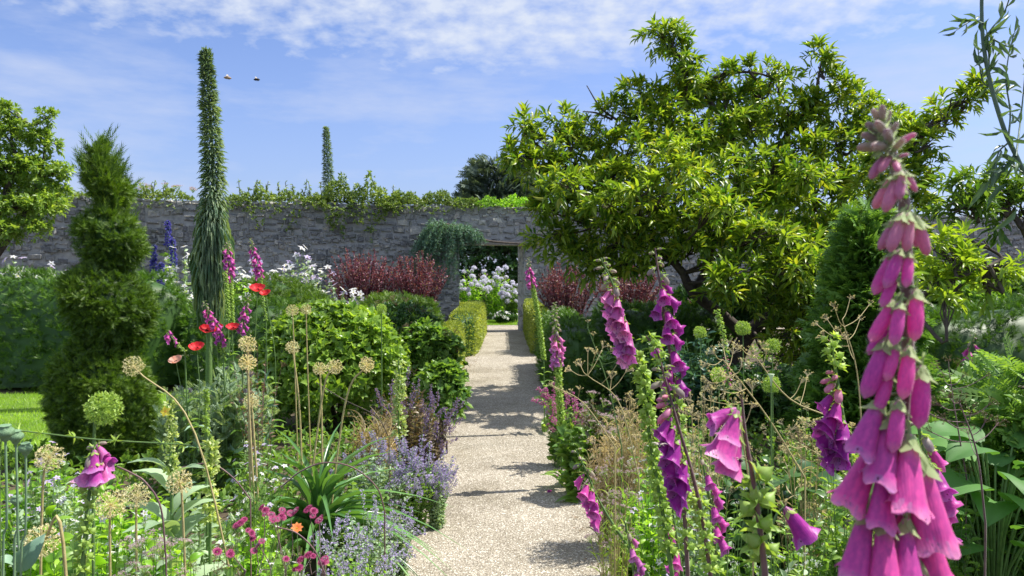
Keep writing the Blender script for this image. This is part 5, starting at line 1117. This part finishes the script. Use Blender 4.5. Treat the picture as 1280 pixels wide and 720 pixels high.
# dry umbels
def umbel(label, pts, d, heads, mats=U_DRY, stem=STEM_Y, r=.0022, seed=0, group=None, R=.03):
    """a dry branching umbel: main stem pts from foot to top, side heads [(px,py,size)]"""
    rng = np.random.default_rng(seed); W = [at(a, b, d) for a, b in pts]; f = Vector((W[0].x, W[0].y, 0)); o = np.array(f); S = spline(W, 16); full = np.vstack([[[f.x, f.y, 0]], S]); rt = thing('dry_umbel', label, 'seed head', f, group); mb = MB(); tube(mb, full - o, np.linspace(1.3, .7, 17) * r, 6)
    hs = []
    for px, py, s in heads:
        h = np.array(at(px, py, d + rng.normal() * .06)); k = np.argmin(np.linalg.norm(S - h, axis=1) + .6 * np.maximum(0, S[:, 2] - h[2] + .05)); c = spline([S[k], (S[k] + h) / 2 + [0, 0, -.01], h], 7); tube(mb, c - o, r * .55, 4); hs.append((h, c[-1] - c[-3], s))
    mb.build('stem', stem, rt)
    for j, (h, dd, s) in enumerate(hs): link('flower_head', mats[j % len(mats)], rt, Vector(h - o) - Vector(dd).normalized() * R * s * .5, quat_y(dd), R * s)
umbel('dry cream umbel spreading over the shade right of the path with a long slanting stalk', [(800, 600), (775, 505), (735, 470)], 2.8, [(712, 462, 1), (725, 455, 1.1), (735, 438, .8), (745, 440, 1.1), (755, 432, 1), (765, 470, 1.2), (775, 450, 1.3), (785, 462, 1.1)], seed=1)
umbel('thin stemmed open umbel in front of the dark yew mound', [(778, 560), (760, 480), (735, 410)], 3.4, [(735, 402, .6), (742, 418, .7), (765, 438, .9), (780, 445, 1)], U_DRY, STEM_G, seed=2)
umbel('straw umbel leaning left low beside the path', [(770, 560), (730, 505), (690, 482)], 3.0, [(688, 480, .8), (700, 486, .8), (712, 492, .9), (725, 486, .7)], seed=3)
umbel('broad cream umbel left of the alliums under the big tree', [(1010, 600), (960, 520), (905, 450)], 2.2, [(885, 455, .9), (893, 440, 1), (905, 432, .9), (918, 438, 1.1), (900, 468, 1.2), (885, 480, 1.1), (915, 470, 1.2), (930, 455, 1), (905, 490, 1.2), (925, 485, 1.3), (942, 482, 1.2), (880, 500, 1)], seed=4)
umbel('long jointed straw umbel with its stalk falling to the right', [(1110, 610), (1060, 535), (990, 500), (945, 445)], 2.1, [(925, 432, .8), (940, 438, .8), (955, 432, .7), (1005, 476, .8), (1012, 468, .7), (960, 440, .7)], seed=5)
umbel('wispy cream umbel just left of the foreground foxglove', [(1085, 600), (1075, 470), (1055, 400)], 1.7, [(1022, 405, .7), (1035, 398, .8), (1045, 384, .7), (1052, 412, .7), (1078, 398, .6), (1090, 380, .6), (1065, 372, .6), (1060, 420, .7), (1030, 420, .8)], r=.0014, R=.022, seed=6)
umbel('brown twiggy umbel right of the foreground foxglove', [(1240, 660), (1228, 570), (1205, 505)], 1.9, [(1160, 515, 1), (1175, 505, 1.1), (1190, 495, .9), (1185, 525, 1.1), (1205, 500, 1.1), (1220, 515, 1.1), (1240, 525, 1), (1215, 540, 1), (1165, 540, 1), (1245, 505, .8), (1255, 530, .9)], U_BRN, STEM_H, seed=7)
umbel('small brown umbel against the dark hedge at the right', [(1215, 600), (1200, 520), (1192, 470)], 2.6, [(1175, 458, .8), (1190, 450, .8), (1203, 455, .8), (1210, 470, .7), (1183, 472, .7), (1240, 470, .6)], U_BRN, STEM_H, seed=8)
umbel('flattened brown seed mass behind the fading purple foxglove', [(1090, 640), (1055, 590), (1010, 560)], 2.0, [(985, 555, 1.1), (1000, 548, 1.1), (1015, 560, 1.2), (1030, 552, 1.1), (1005, 575, 1), (1045, 570, 1), (1030, 580, 1)], U_BRN, STEM_Y, seed=9)
umbel('cream umbel at the top of the thick dark foxglove stem', [(945, 640), (932, 560), (925, 515)], 1.0, [(905, 515, .6), (918, 505, .7), (930, 500, .7), (942, 508, .6)], R=.018, r=.001, seed=10)
# pale funnel flower
h = at(966, 478, 1.9); r = thing('trumpet_seedhead', 'pale green funnel-shaped seed head on a thin stalk among the straw umbels', 'seed head', (h.x, h.y, 0)); mb = MB(); tube(mb, [(0, 0, 0), (.004, 0, h.z * .6), (0, 0, h.z)], [.002, .0015, .0015], 6); mb.build('stem', STEM_G, r); mb = MB(); tube(mb, [(0, 0, h.z - .012), (0, 0, h.z + .01), (0, 0, h.z + .02), (0, 0, h.z + .019)], [.0015, .004, .0085, .001], 12); mb.build('funnel', petalmat('pale_mint', (.5, .6, .42), (.6, .7, .5)), r)
# big leaves and lime foliage on the right
def bigleaf(label, px, py, d, rpx, n, L_, seed, mat=G_HOST):
    x, y, h = H(px, py, d); rng = np.random.default_rng(seed); r = thing('large_leaved_plant', label, 'large-leaved plant', (x, y, 0)); mb = MB(); tb = MB(); a = rng.uniform(0, 2 * PI, n); q = rpx / F * d
    for k in range(n):
        R_ = q * rng.uniform(.2, 1); e = np.array([math.cos(a[k]) * R_, math.sin(a[k]) * R_, h * rng.uniform(.45, 1)]); tube(tb, spline([(0, 0, 0), e * [.4, .4, .7], e], 7), .004, 5); o = np.array([math.cos(a[k]), math.sin(a[k]), 0]); l = L_ * rng.uniform(.7, 1.15)
        place(mb, T_BROAD, [e], [o + [0, 0, .12]], [(o[0] * -.2, o[1] * -.2 - .3, 1)], l, l * .62)
    tb.build('stalks', STEM_G, r); mb.build('leaves', mat, r)
bigleaf('plant with big ribbed leaves at the right edge below the conifer sprays', 1252, 535, 2.7, 62, 30, .24, 3)
bigleaf('plant with large pale leaves behind the brown twiggy umbel', 1185, 555, 3.2, 50, 22, .22, 4)
bigleaf('dark broad-leaved plant low behind the fading purple foxglove', 985, 590, 2.9, 42, 24, .14, 5, G_DARK)
P_('lime_foliage', 'bright lime-green pinnate foliage in the bottom right corner', 'plant', 1245, 655, 1.25, 90, n=46, leaf=(T_BROAD, .045, .019), lm=G_YEL, per=24, seed=90, sr=.0015)
P_('lime_foliage', 'lime-green leafy shoots just right of the lowest foreground bells', 'plant', 1195, 685, 1.2, 50, n=30, leaf=(T_BROAD, .04, .016), lm=G_YEL, per=22, seed=91, sr=.0015)
P_('leafy_clump', 'yellow-green leaves in the gap below the tall hedge at the right', 'plant', 1210, 500, 4.4, 60, n=60, leaf=(T_BROAD, .12, .06), lm=G_YEL, per=16, seed=92)
# tall thin willowy stem at the upper right
def willow():
    d = 1.3; pts = [(1228, -60), (1226, 0), (1229, 55), (1240, 110), (1258, 165), (1275, 200), (1300, 260), (1318, 420)]; W = [at(a, b, d) for a, b in pts]; f = Vector((W[-1].x + .03, W[-1].y, 0)); o = np.array(f); S = spline(W, 40); rt = thing('willowy_stem', 'tall thin branching stem with narrow leaves against the sky at the upper right', 'tall plant', f); tb = MB(); lf = MB(); rng = np.random.default_rng(2)
    tube(tb, np.vstack([S, [[f.x, f.y, 0]]]) - o, np.append(np.linspace(.0028, .0045, 40), .005), 7)
    def lv(P, D, Ln): place(lf, T_LEAF, [np.array(P) - o], [D], [rng.normal(size=3) + [0, -1, .3]], Ln, Ln * .2)
    br = [[(1229, 50), (1240, 35), (1255, 15), (1266, -20)], [(1240, 110), (1228, 100), (1215, 30), (1193, 38)][:2] + [(1222, 60)], [(1262, 172), (1264, 140), (1258, 100), (1262, 60)], [(1272, 195), (1278, 140), (1282, 90)], [(1262, 178), (1250, 190), (1245, 215)], [(1280, 215), (1262, 205), (1250, 210)], [(1228, 30), (1215, 26), (1195, 38)], [(1236, 45), (1246, 52), (1262, 58), (1267, 42)], [(1236, 95), (1236, 70), (1233, 40)]]
    for b in br:
        Sb = spline([at(x, y, d + rng.normal() * .02) for x, y in b], 12); tube(tb, Sb - o, np.linspace(.0018, .0009, 12), 5)
        for k in range(2, 12, 2):
            for q in range(2): lv(Sb[k], nrm((Sb[k] - Sb[k - 1])[None])[0] * .8 + rng.normal(size=3) * .6 + [0, 0, -.1], rng.uniform(.022, .045))
        lv(Sb[-1], Sb[-1] - Sb[-2], .035)
    for k in range(8, 40, 2): lv(S[k], rng.normal(size=3) + [0, 0, -.2], rng.uniform(.03, .06))
    for x, y, dx, dy in ((1240, 225, -16, 20), (1262, 228, -30, 30), (1275, 260, -24, 26), (1270, 190, -18, 28)): lv(at(x, y, d), at(x + dx, y + dy, d) - at(x, y, d), .06)
    tb.build('stem', plainmat('stem_bluegreen', (.08, .14, .10), (.13, .2, .14), .5, 30), rt); lf.build('leaves', leafmat('willow_leaf', (.05, .10, .05), (.10, .17, .08), tr=.25), rt)
willow()
# deeper planting that closes the view under the trees
for i, (px, py, rx, ry, d, n, mt, lb) in enumerate([
        (1000, 372, 60, 60, 11.0, 2200, G_TREE2, 'dense green shrub behind the trunk of the big tree'), (1120, 380, 60, 60, 9.5, 2200, G_TREE2, 'dense shrub between the feathery conifer and the wall'),
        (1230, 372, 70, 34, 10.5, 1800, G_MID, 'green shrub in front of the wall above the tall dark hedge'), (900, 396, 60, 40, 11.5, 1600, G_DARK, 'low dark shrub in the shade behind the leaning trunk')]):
    BU('leafy_shrub', lb, 'shrub', px, py, rx, ry, d, n, k=6, L=.13, W=.05, mat=mt, seed=60 + i)
# petals dropped on the gravel
for i, (px, py, lb) in enumerate([(684, 596, 'fallen magenta petal tube lying on the gravel near the right edge plants'), (699, 603, 'second fallen magenta bell just right of the first on the gravel'), (690, 620, 'small fallen pink bell below the pair on the gravel')]):
    d = EYE * F / (py - VY); p = at(px, py, d); tag(link('fallen_bell', bells('pur')[i], None, (p.x, p.y, .03), quat_y((math.cos(i * 2), math.sin(i * 2), 0)), .032), lb, 'fallen petal')
# extra bright growth along the bottom of the left bed
for i, (px, py, d, rp, lm, lf, fl, fz, fp, lb) in enumerate([
        (30, 690, 1.35, 60, G_YEL, (T_BROAD, .05, .028), None, .01, 0, 'bright leafy growth at the foot of the glaucous poppy pods'),
        (150, 680, 1.6, 60, G_YEL, (T_LEAF, .035, .018), U_PNK, .016, .5, 'light green clump with tiny dull pink heads just right of the foxglove stem'),
        (205, 640, 2.2, 60, G_YEL, (T_BROAD, .06, .03), U_WHT, .016, .5, 'light green clump with white specks below the mullein leaves'),
        (250, 690, 1.7, 56, G_SILV, (T_LEAF, .035, .016), U_BRN, .018, .6, 'grey-green clump with brown seed specks at the bottom edge'),
        (310, 615, 2.7, 50, G_YEL, (T_LEAF, .045, .022), WSM, .010, .6, 'fresh clump with scattered white specks above the crimson astrantia'),
        (120, 610, 2.3, 50, G_YEL, (T_LEAF, .05, .026), WSM, .012, .7, 'light green growth with white blossom just right of the pink foxglove'),
        (70, 560, 3.0, 60, G_SILV, (T_LEAF, .05, .022), LSM, .014, .5, 'grey-green growth with lilac specks between the lawn and the dry allium'),
        (350, 655, 2.5, 44, G_MID, (T_SPRAY, .05, .025), None, .01, 0, 'feathery green tuft behind the orange bloom'),
        (545, 590, 4.4, 18, G_SILV, (T_LEAF, .03, .016), S_CAT, .12, .5, 'small catmint seedling sprawling furthest onto the gravel'),
        (495, 640, 3.6, 26, G_SILV, (T_LEAF, .03, .016), S_LAV, .09, .4, 'pale leafy catmint tuft low on the left edge of the gravel')]):
    P_('leafy_clump', lb, 'plant', px, py, d, rp, n=70, leaf=lf, lm=lm, per=22, flower=fl, fsz=fz, fprob=fp, seed=120 + i, fout=.4)
for i, (px, py, rx, ry, d, n, mt, lb) in enumerate([(1200, 398, 60, 36, 9.0, 1500, G_MID, 'mid green shrub just behind the tall dark hedge at the right'), (1300, 392, 60, 36, 9.0, 1500, G_TREE2, 'darker shrub behind the tall dark hedge at the right edge')]):
    BU('leafy_shrub', lb, 'shrub', px, py, rx, ry, d, n, k=6, L=.10, W=.04, mat=mt, seed=160 + i)
for i, (px, py, d, rp, fl, lb) in enumerate([(880, 470, 3.0, 42, U_DRY, 'airy cream seed heads behind the paired magenta bells'), (1010, 520, 2.8, 44, U_DRY, 'airy cream seed heads left of the fading foxglove'), (770, 545, 3.1, 34, U_PNK, 'airy pale pinkish seed heads behind the green pod column'), (1180, 520, 2.9, 40, U_BRN, 'airy brown seed heads over the large pale leaves')]):
    P_('seed_head_clump', lb, 'seed head', px, py, d, rp, n=34, leaf=(T_STRAP, .09, .005), lm=G_DRY if i < 2 else G_POD, per=8, flower=fl, fsz=.035, fprob=1, seed=170 + i, stem=STEM_Y, leafup=.8, fout=.5, low=.55)
# ------------------------------------------------------------------ foxgloves
def fx(label, pts, d, kinds, **k):
    ds = d if isinstance(d, (list, tuple)) else [d] * len(pts)
    return foxglove(label, [at(a, b, q) for (a, b), q in zip(pts, ds)], kinds, **k)
fx('pale pink belled foxglove above a long column of green pods, left of the purple one', [(751, 322), (768, 360), (788, 420), (805, 480), (812, 540), (826, 620), (842, 720)], 1.55,
   [(0, .10, 'budg'), (.10, .30, 'pink'), (.31, .95, 'cap')], bell=.039, facing=-1, step=.0100, capsz=.018, seed=1, stem=STEM_G, front=.9)
fx('purple foxglove with pods standing between the pink one and the thin dark stem', [(819, 310), (823, 340), (829, 380), (838, 440), (846, 500), (852, 560), (862, 720)], 1.5,
   [(0, .08, 'budg'), (.08, .40, 'pur'), (.40, .95, 'cap')], bell=.037, facing=.4, step=.0165, capsz=.017, seed=2, stem=STEM_H, spread=1.2)
fx('dark thin foxglove stem with deep purple bells all hanging on its left side', [(808, 420), (822, 440), (834, 480), (848, 530), (866, 590), (880, 650), (892, 730)], 1.02,
   [(0, .14, 'cap'), (.14, .24, 'budg'), (.24, .34, 'bud'), (.34, .62, 'pur'), (.66, .98, 'cap')], bell=.038, facing=-1.3, step=.0095, capsz=.012, seed=3, stem=STEM_H, r0=.0030, front=.2)
# thick dark stem with a few large bells
r5 = fx('thick dark foxglove stem with large paired magenta bells and fat green pods below', [(929, 500), (934, 545), (942, 590), (950, 640), (960, 720)], .78,
   [(.42, 1.0, 'cap')], bell=.05, facing=-1, step=.0165, capsz=.021, seed=4, stem=STEM_H, r0=.0034)
def addbell(root, a, b, d, dz=0, kind='mag', ln=None, k=0, hi=True):
    A = at(a[0], a[1], d + dz); B = at(b[0], b[1], d + dz - .004); v = B - A; l = ln or v.length
    return link('bell' if kind in ('mag', 'pur', 'pink') else 'bud', bells(kind, hi)[k % 3], root, A - root.location, quat_y(v, (0.05, .2, 1) if abs(v.normalized().z) < .8 else (0, 1, .3)), l)
for i, (a, b, dz) in enumerate([((922, 512), (880, 530), 0), ((924, 514), (908, 556), -.02), ((926, 520), (893, 582), .01), ((925, 540), (905, 600), .02)]): addbell(r5, a, b, .76, dz, 'mag', (at(*a, .76) - at(*b, .76)).length * .84, i, False)
r6 = fx('fading foxglove with lilac bells hanging left, just left of the big foreground one', [(1040, 420), (1047, 460), (1055, 510), (1064, 560), (1078, 640), (1090, 720)], 1.2,
   [(0, .14, 'cap'), (.14, .24, 'bud'), (.24, .48, 'pur'), (.5, .95, 'cap')], bell=.045, facing=-1.2, step=.0105, capsz=.016, seed=6, spread=1.0)
fx('foxglove leaning far left over the gravel edge with small magenta bells', [(720, 562), (733, 590), (748, 625), (772, 665), (812, 722)], 2.0,
   [(0, .18, 'budg'), (.18, .52, 'mag'), (.55, .98, 'cap')], bell=.044, facing=-1, step=.020, capsz=.014, seed=7)
fx('single small pink foxglove rising beside the right side of the path', [(693, 378), (694, 400), (696, 425), (698, 470), (702, 540)], 5.2,
   [(0, .24, 'budg'), (.22, .46, 'pink'), (.46, 1, 'cap')], bell=.062, facing=None, step=.014, capsz=.030, seed=8)
fx('far slender foxglove with a pink tip silhouetted in the doorway', [(660, 322), (663, 345), (670, 380), (676, 420), (680, 450)], 7.0,
   [(0, .10, 'budg'), (.08, .26, 'mag'), (.26, 1, 'cap')], bell=.055, facing=None, step=.014, capsz=.03, seed=9)
fx('short magenta foxglove low behind the thick dark stem', [(876, 560), (884, 600), (892, 650), (900, 722)], 1.6,
   [(0, .15, 'budg'), (.15, .75, 'mag'), (.75, 1, 'cap')], bell=.036, facing=1, step=.021, capsz=.014, seed=10)
fx('small magenta foxglove at the bottom between the pod columns', [(836, 600), (842, 640), (850, 690), (856, 730)], 1.7,
   [(0, .3, 'budg'), (.3, .9, 'mag')], bell=.032, facing=-1, step=.022, seed=11)
fx('stubby pink foxglove spike at the bottom edge beside the gravel', [(782, 655), (788, 680), (796, 730)], 1.9, [(0, .2, 'budg'), (.2, 1, 'pink')], bell=.036, facing=1, step=.02, seed=12)
fx('pale green foxglove spike gone to buds in the shade under the big tree', [(897, 388), (903, 410), (908, 440), (912, 480)], 3.6, [(0, .6, 'cap'), (.6, 1, 'bud')], bell=.035, facing=None, step=.013, capsz=.016, seed=13)
fx('magenta foxglove half hidden behind the bells of the foreground one', [(1150, 520), (1158, 560), (1166, 610), (1172, 680)], .95, [(0, .2, 'budg'), (.2, .8, 'mag')], bell=.040, facing=1, step=.021, seed=14)
fx('tiny far foxglove with pink bells against the tall dark hedge', [(1222, 418), (1219, 430), (1216, 445), (1214, 470)], 4.6, [(0, .2, 'budg'), (.2, .6, 'mag'), (.6, 1, 'cap')], bell=.05, facing=None, step=.02, seed=15)
r = thing('foxglove', 'short side stem carrying one drooping purple bell right of the thick dark stem', 'foxglove', (at(960, 700, 1.0).x, 1.0, 0)); o = np.array(r.location); mb = MB(); tube(mb, np.array([tuple(at(a, b, 1.0)) for a, b in ((985, 635), (975, 645), (962, 675), (955, 720))] + [(o[0], o[1], 0)]) - o, [.0012, .0018, .0022, .003, .003], 6); mb.build('stem', STEM_G, r)
addbell(r, (984, 637), (1010, 672), 1.0, 0, 'pur', None, 1, False)
# left bed
fx('pink foxglove with a tuft of wide bells at the lower left under the cleavers strand', [(119, 553), (118, 570), (114, 600), (108, 640), (104, 690), (98, 730)], 1.3,
   [(0, .10, 'budg'), (.3, 1, 'cap')], bell=.046, facing=None, step=.014, capsz=.015, seed=20)
rl = bpy.context.scene.objects[[o.name for o in COL.objects if o.name.startswith('foxglove')][-1]]
for i, (a, b, dz) in enumerate([((121, 556), (138, 574), 0), ((119, 564), (147, 582), .01), ((118, 572), (106, 606), -.01), ((120, 575), (122, 608), -.02), ((124, 574), (138, 606), 0), ((118, 562), (119, 592), -.015), ((116, 580), (112, 610), .015)]): addbell(rl, a, b, 1.3, dz, 'mag' if i % 2 else 'pink', (at(*a, 1.3) - at(*b, 1.3)).length * .82, i, False)
fx('tall pink foxglove just right of the tall echium', [(286, 302), (287, 320), (289, 345), (290, 380), (291, 410)], 5.8, [(0, .08, 'budg'), (.08, .40, 'mag'), (.42, 1, 'cap')], bell=.05, facing=None, step=.0125, capsz=.022, seed=21)
fx('slim green foxglove stem gone to pods left of the tall pink one', [(283, 340), (285, 370), (286, 400)], 5.7, [(0, 1, 'cap')], bell=.04, facing=None, step=.015, capsz=.02, seed=22)
fx('pink foxglove tilted left-to-right, second right of the tall echium', [(314, 298), (320, 318), (326, 342), (330, 380), (333, 400)], 5.9, [(0, .10, 'budg'), (.10, .46, 'mag'), (.46, 1, 'cap')], bell=.046, facing=None, step=.0135, capsz=.014, seed=23)
fx('leaning lilac-pink foxglove at the foot of the tall echium above the poppies', [(256, 376), (263, 392), (272, 408), (277, 425), (280, 450)], 5.0, [(0, .12, 'budg'), (.12, .70, 'mag'), (.7, 1, 'cap')], bell=.042, facing=None, step=.0125, seed=24)
fx('dusky foxglove spike right of the red poppies', [(312, 370), (308, 385), (305, 400), (303, 430)], 5.0, [(0, .15, 'budg'), (.15, .7, 'mag'), (.7, 1, 'cap')], bell=.04, facing=None, step=.014, seed=25)
fx('little foxglove leaning left beside the topiary with pink bells at its tip', [(211, 412), (215, 420), (224, 432), (232, 440)], 4.8, [(0, .5, 'mag'), (.5, 1, 'cap')], bell=.038, facing=None, step=.014, seed=26)
herb('brown_seed_stalks', 'dusky purple-brown seed stalks right of the poppies', 'seed stalks', *H(322, 398, 4.9)[:2], H(322, 398, 4.9)[2], .16, 24, (T_LEAF, .04, .015), G_BRN, 12, U_BRN, .03, .8, stem=STEM_H, seed=96, fout=.5)

# ------------------------------------------------------------------ the big foreground foxglove
P_HER = [bellmat('bell_bright', (.84, .50, .66), (.80, .12, .50), (.88, .42, .66)), P_MAG[1]]
def hero():
    D0 = .46
    pts = [(1104, 150), (1112, 180), (1122, 215), (1131, 250), (1134, 300), (1137, 370), (1138, 430), (1134, 500), (1126, 580), (1122, 640), (1118, 720)]
    W = [at(a, b, D0) for a, b in pts]; ft = Vector((W[-1].x - .02, D0 + .02, 0)); o = np.array(ft)
    root = thing('foxglove', 'very large foreground foxglove with fuzzy grey buds at its tip and big magenta bells below', 'foxglove', ft)
    S = spline(W, 50); full = np.vstack([S, spline([W[-1], (W[-1] + ft) / 2, ft], 8)[1:]]); r = np.concatenate([np.interp(np.linspace(0, 1, 50), [0, .1, .3, 1], [.0016, .0030, .0036, .0042]), np.linspace(.0042, .007, 7)])
    mb = MB(); tube(mb, full - o, r, 14); mb.build('stem', STEM_H, root)
    hairs = MB(); hr = np.random.default_rng(9)
    def fuzz(P, Nn, ln): place(hairs, T_NEEDLE, P, nrm(Nn + hr.normal(size=P.shape) * .35 + [0, 0, .1]), hr.normal(size=P.shape), ln * hr.uniform(.5, 1.2, len(P)), .00012)
    n = 2600; t = hr.random(n) * 48; k = t.astype(int); P = S[k] + (S[k + 1] - S[k]) * (t - k)[:, None] - o; a = hr.uniform(0, 2 * PI, n); u = np.stack([np.cos(a), np.sin(a), 0 * a], -1); fuzz(P + u * np.interp(t, np.arange(50), r[:50])[:, None], u, .0022)
    cal = [calyx_mesh('calyx', 1.0, 1, 11), calyx_mesh('calyx', 1.0, 0, 12)]
    # (attach, end, kind, depth offset, hd) in the photograph's pixels
    B = [ # tip buds
         ((1104, 158), (1091, 136), 'g', 0), ((1104, 156), (1102, 131), 'g', -.005), ((1107, 158), (1114, 140), 'g', .004), ((1106, 170), (1083, 152), 'g', 0), ((1108, 168), (1095, 150), 'g', -.01), ((1110, 172), (1122, 152), 'g', -.006),
         ((1108, 182), (1078, 165), 'g', .004), ((1110, 185), (1090, 178), 'g', -.012), ((1114, 180), (1108, 160), 'g', -.014), ((1116, 184), (1148, 163), 'b', 0), ((1112, 186), (1072, 180), 'g', .0), ((1116, 190), (1130, 172), 'g', -.01),
         ((1118, 198), (1139, 190), 'b', .004), ((1118, 200), (1125, 212), 'b', -.014), ((1114, 190), (1080, 222), 'b', 0), ((1116, 194), (1096, 212), 'b', -.008),
         # pinkish buds
         ((1124, 215), (1094, 263), 'b', 0), ((1125, 216), (1110, 266), 'b', -.012), ((1132, 214), (1150, 240), 'b', 0), ((1128, 214), (1122, 248), 'b', -.014), ((1124, 218), (1100, 245), 'b', .012),
         ((1128, 266), (1102, 315), 'b', .002), ((1130, 266), (1117, 316), 'b', -.012), ((1138, 266), (1139, 315), 'b', -.012), ((1146, 270), (1167, 322), 'b', 0), ((1138, 268), (1152, 312), 'b', .012),
         ((1128, 312), (1112, 362), 'B', -.008), ((1122, 312), (1096, 372), 'B', .003), ((1138, 316), (1139, 360), 'B', -.01), ((1122, 344), (1106, 386), 'B', -.002),
         ((1120, 376), (1092, 432), 'B', 0), ((1128, 378), (1124, 434), 'B', -.012), ((1148, 362), (1152, 430), 'B', -.008), ((1116, 402), (1088, 448), 'B', .01),
         ((1112, 424), (1086, 505), 'B', .0), ((1124, 430), (1114, 480), 'B', -.006), ((1116, 462), (1103, 520), 'B', -.002), ((1140, 434), (1138, 504), 'B', -.010), ((1156, 458), (1160, 543), 'B', -.004),
         ((1106, 500), (1062, 575), 'C', 0), ((1128, 502), (1125, 572), 'B', -.014), ((1118, 520), (1094, 612), 'C', -.004),
         ((1102, 556), (1046, 640), 'D', .006), ((1112, 585), (1098, 668), 'D', -.008), ((1142, 545), (1138, 650), 'D', -.014), ((1154, 570), (1176, 690), 'D', .004),
         ((1090, 640), (1060, 730), 'D', -.002), ((1112, 652), (1106, 748), 'D', -.012), ((1140, 652), (1140, 742), 'D', -.010), ((1160, 640), (1180, 735), 'D', .012), ((1126, 600), (1126, 680), 'D', .016), ((1120, 690), (1090, 790), 'D', .01), ((1150, 700), (1165, 790), 'D', .0)]
    bg, bb, bm = bells('budg', True), bells('bud', True), bells('mag', True)
    BB = [bell_mesh('bell', 1.0, P_HER, 0, 26, 15, 40 + k, False) for k in range(3)]
    DD_ = [bell_mesh('bell', 1.0, P_HER, .6, 36, 19, 60 + k, False) for k in range(3)]
    CC = [bell_mesh('bell', 1.0, P_HER, .6, 30, 17, 50 + k, False) for k in range(2)]
    for i, (a, b, kd, dz) in enumerate(B):
        sx_ = np.interp(b[1], [q_[1] for q_ in pts], [q_[0] for q_ in pts]); b = (sx_ + (b[0] - sx_) * (.86 if kd in 'CD' else .95), b[1])
        A = at(a[0], a[1], D0 + dz * .5 - .006); E = at(b[0], b[1], D0 + dz - .012); v = E - A; l = v.length; me = {'g': bg, 'b': bb, 'B': BB, 'C': CC, 'D': DD_}[kd][i % (2 if kd == 'C' else 3)]
        wd = {'g': .62, 'b': .62, 'B': .67, 'C': .74, 'D': .74}[kd]; v = v * (1.15 if kd == 'g' else 1.0); v = v * (.90 if kd in 'CD' else .94); l = v.length
        up = Vector((0, .35, 1)) if abs(v.normalized().z) < .75 else Vector((v.x * 2, -1 if kd in 'CD' else .6, .2)) * -1
        q = quat_y(v, up); ob = link('bell' if kd in 'BCD' else 'bud', me, root, A - ft, q, (l * wd, l, l * wd))
        cl_ = link('calyx', cal[0 if kd in 'BCD' else 1], ob, (0, -.02, 0), None, (1.2, 1.12, 1.2)); 
        if kd == 'g': cl_.scale = (1.2, 1.25, 1.2)
        # pedicel to the stem
        k = np.argmin(np.linalg.norm(S - np.array(A), axis=1) + .5 * np.maximum(0, S[:, 2] - A.z - .004)); pm = MB(); c = spline([S[k], (S[k] + np.array(A)) / 2 + [0, 0, .002], np.array(A)], 6); tube(pm, c - o, .0011, 6); pm.build('pedicel', STEM_G, root)
        m = 260; y = hr.random(m) ** 1.2; aa = hr.uniform(0, 2 * PI, m); pr = .2 * np.sin(PI * np.clip(y * .9 + .1, 0, 1)) ** .5; lo = np.stack([np.cos(aa) * pr * wd, y, np.sin(aa) * pr * wd - .16 * y * y], -1) * l; no = np.stack([np.cos(aa), 0 * aa, np.sin(aa)], -1); Rm = np.array(q.to_matrix())
        if kd in 'gbB': fuzz(lo @ Rm.T + np.array(A) - o, no @ Rm.T, .0016)
    hairs.build('hairs', petalmat('hair', (.6, .6, .55), (.8, .8, .75), .5), root)['kind'] = 'stuff'
    br = MB()
    for k in range(3, 49, 2):
        a = k * 2.4; out = np.array([math.cos(a), math.sin(a) * .6, .25]); place(br, T_LEAF, [S[k] - o], [out], [(0, 0, 1)], .012 + .006 * hr.random(), .0035)
    n = 16; t = hr.random(n); a = hr.uniform(0, 2 * PI, n); place(br, T_BROAD, np.stack([0 * t, 0 * t, .1 + t * .9], -1), np.stack([np.cos(a), np.sin(a), .2 + 0 * a], -1), np.tile([0, 0, 1.], (n, 1)), .16 * (1.1 - .6 * t), .07 * (1.1 - .6 * t))
    br.build('leaves', G_MID, root)
hero()
# ------------------------------------------------------------------ insects
def insect(label, px, py, d, s, rz, body=INK, name='bee'):
    p = at(px, py, d); rt = thing(name, label, 'bee', p, rz=rz); mb = MB(); n = 10; t = np.linspace(0, 1, 9); tube(mb, np.stack([(t - .5) * 1.0, 0 * t, .05 * np.sin(PI * t)], -1) * s, np.interp(t, [0, .15, .3, .42, .7, 1], [.05, .14, .2, .15, .22, .02]) * s, n)
    for k in range(6): tube(mb, [(0.05 * s * (k - 2), 0, 0), (.08 * s * (k - 2.5), (.2 if k % 2 else -.2) * s, -.22 * s)], .012 * s, 3)
    mb.build('body', body, rt); wm = MB()
    for sd_ in (-1, 1): place(wm, T_LEAF, [(0, 0, .12 * s)] * 2, [(-.25, sd_, .45), (-.7, sd_, .25)], [(0, 0, 1)] * 2, s * np.array([.8, .6]), s * .3)
    wm.build('wings', WING, rt)
insect('dark bee flying just right of the tall echium spire', 324, 102, 2.6, .022, .1)
insect('pale brown insect flying beside the tall echium, left of the dark bee', 288, 100, 2.6, .026, .5, plainmat('bee_brown', (.2, .13, .08), (.4, .3, .2)), 'hoverfly')
insect('black bumblebee clinging to the left side of the deep purple bells', 826, 559, .99, .014, 1.2, name='bumblebee')
insect('black bumblebee on the dark stem right of the paired magenta bells', 925, 577, .77, .012, 2.2, name='bumblebee')
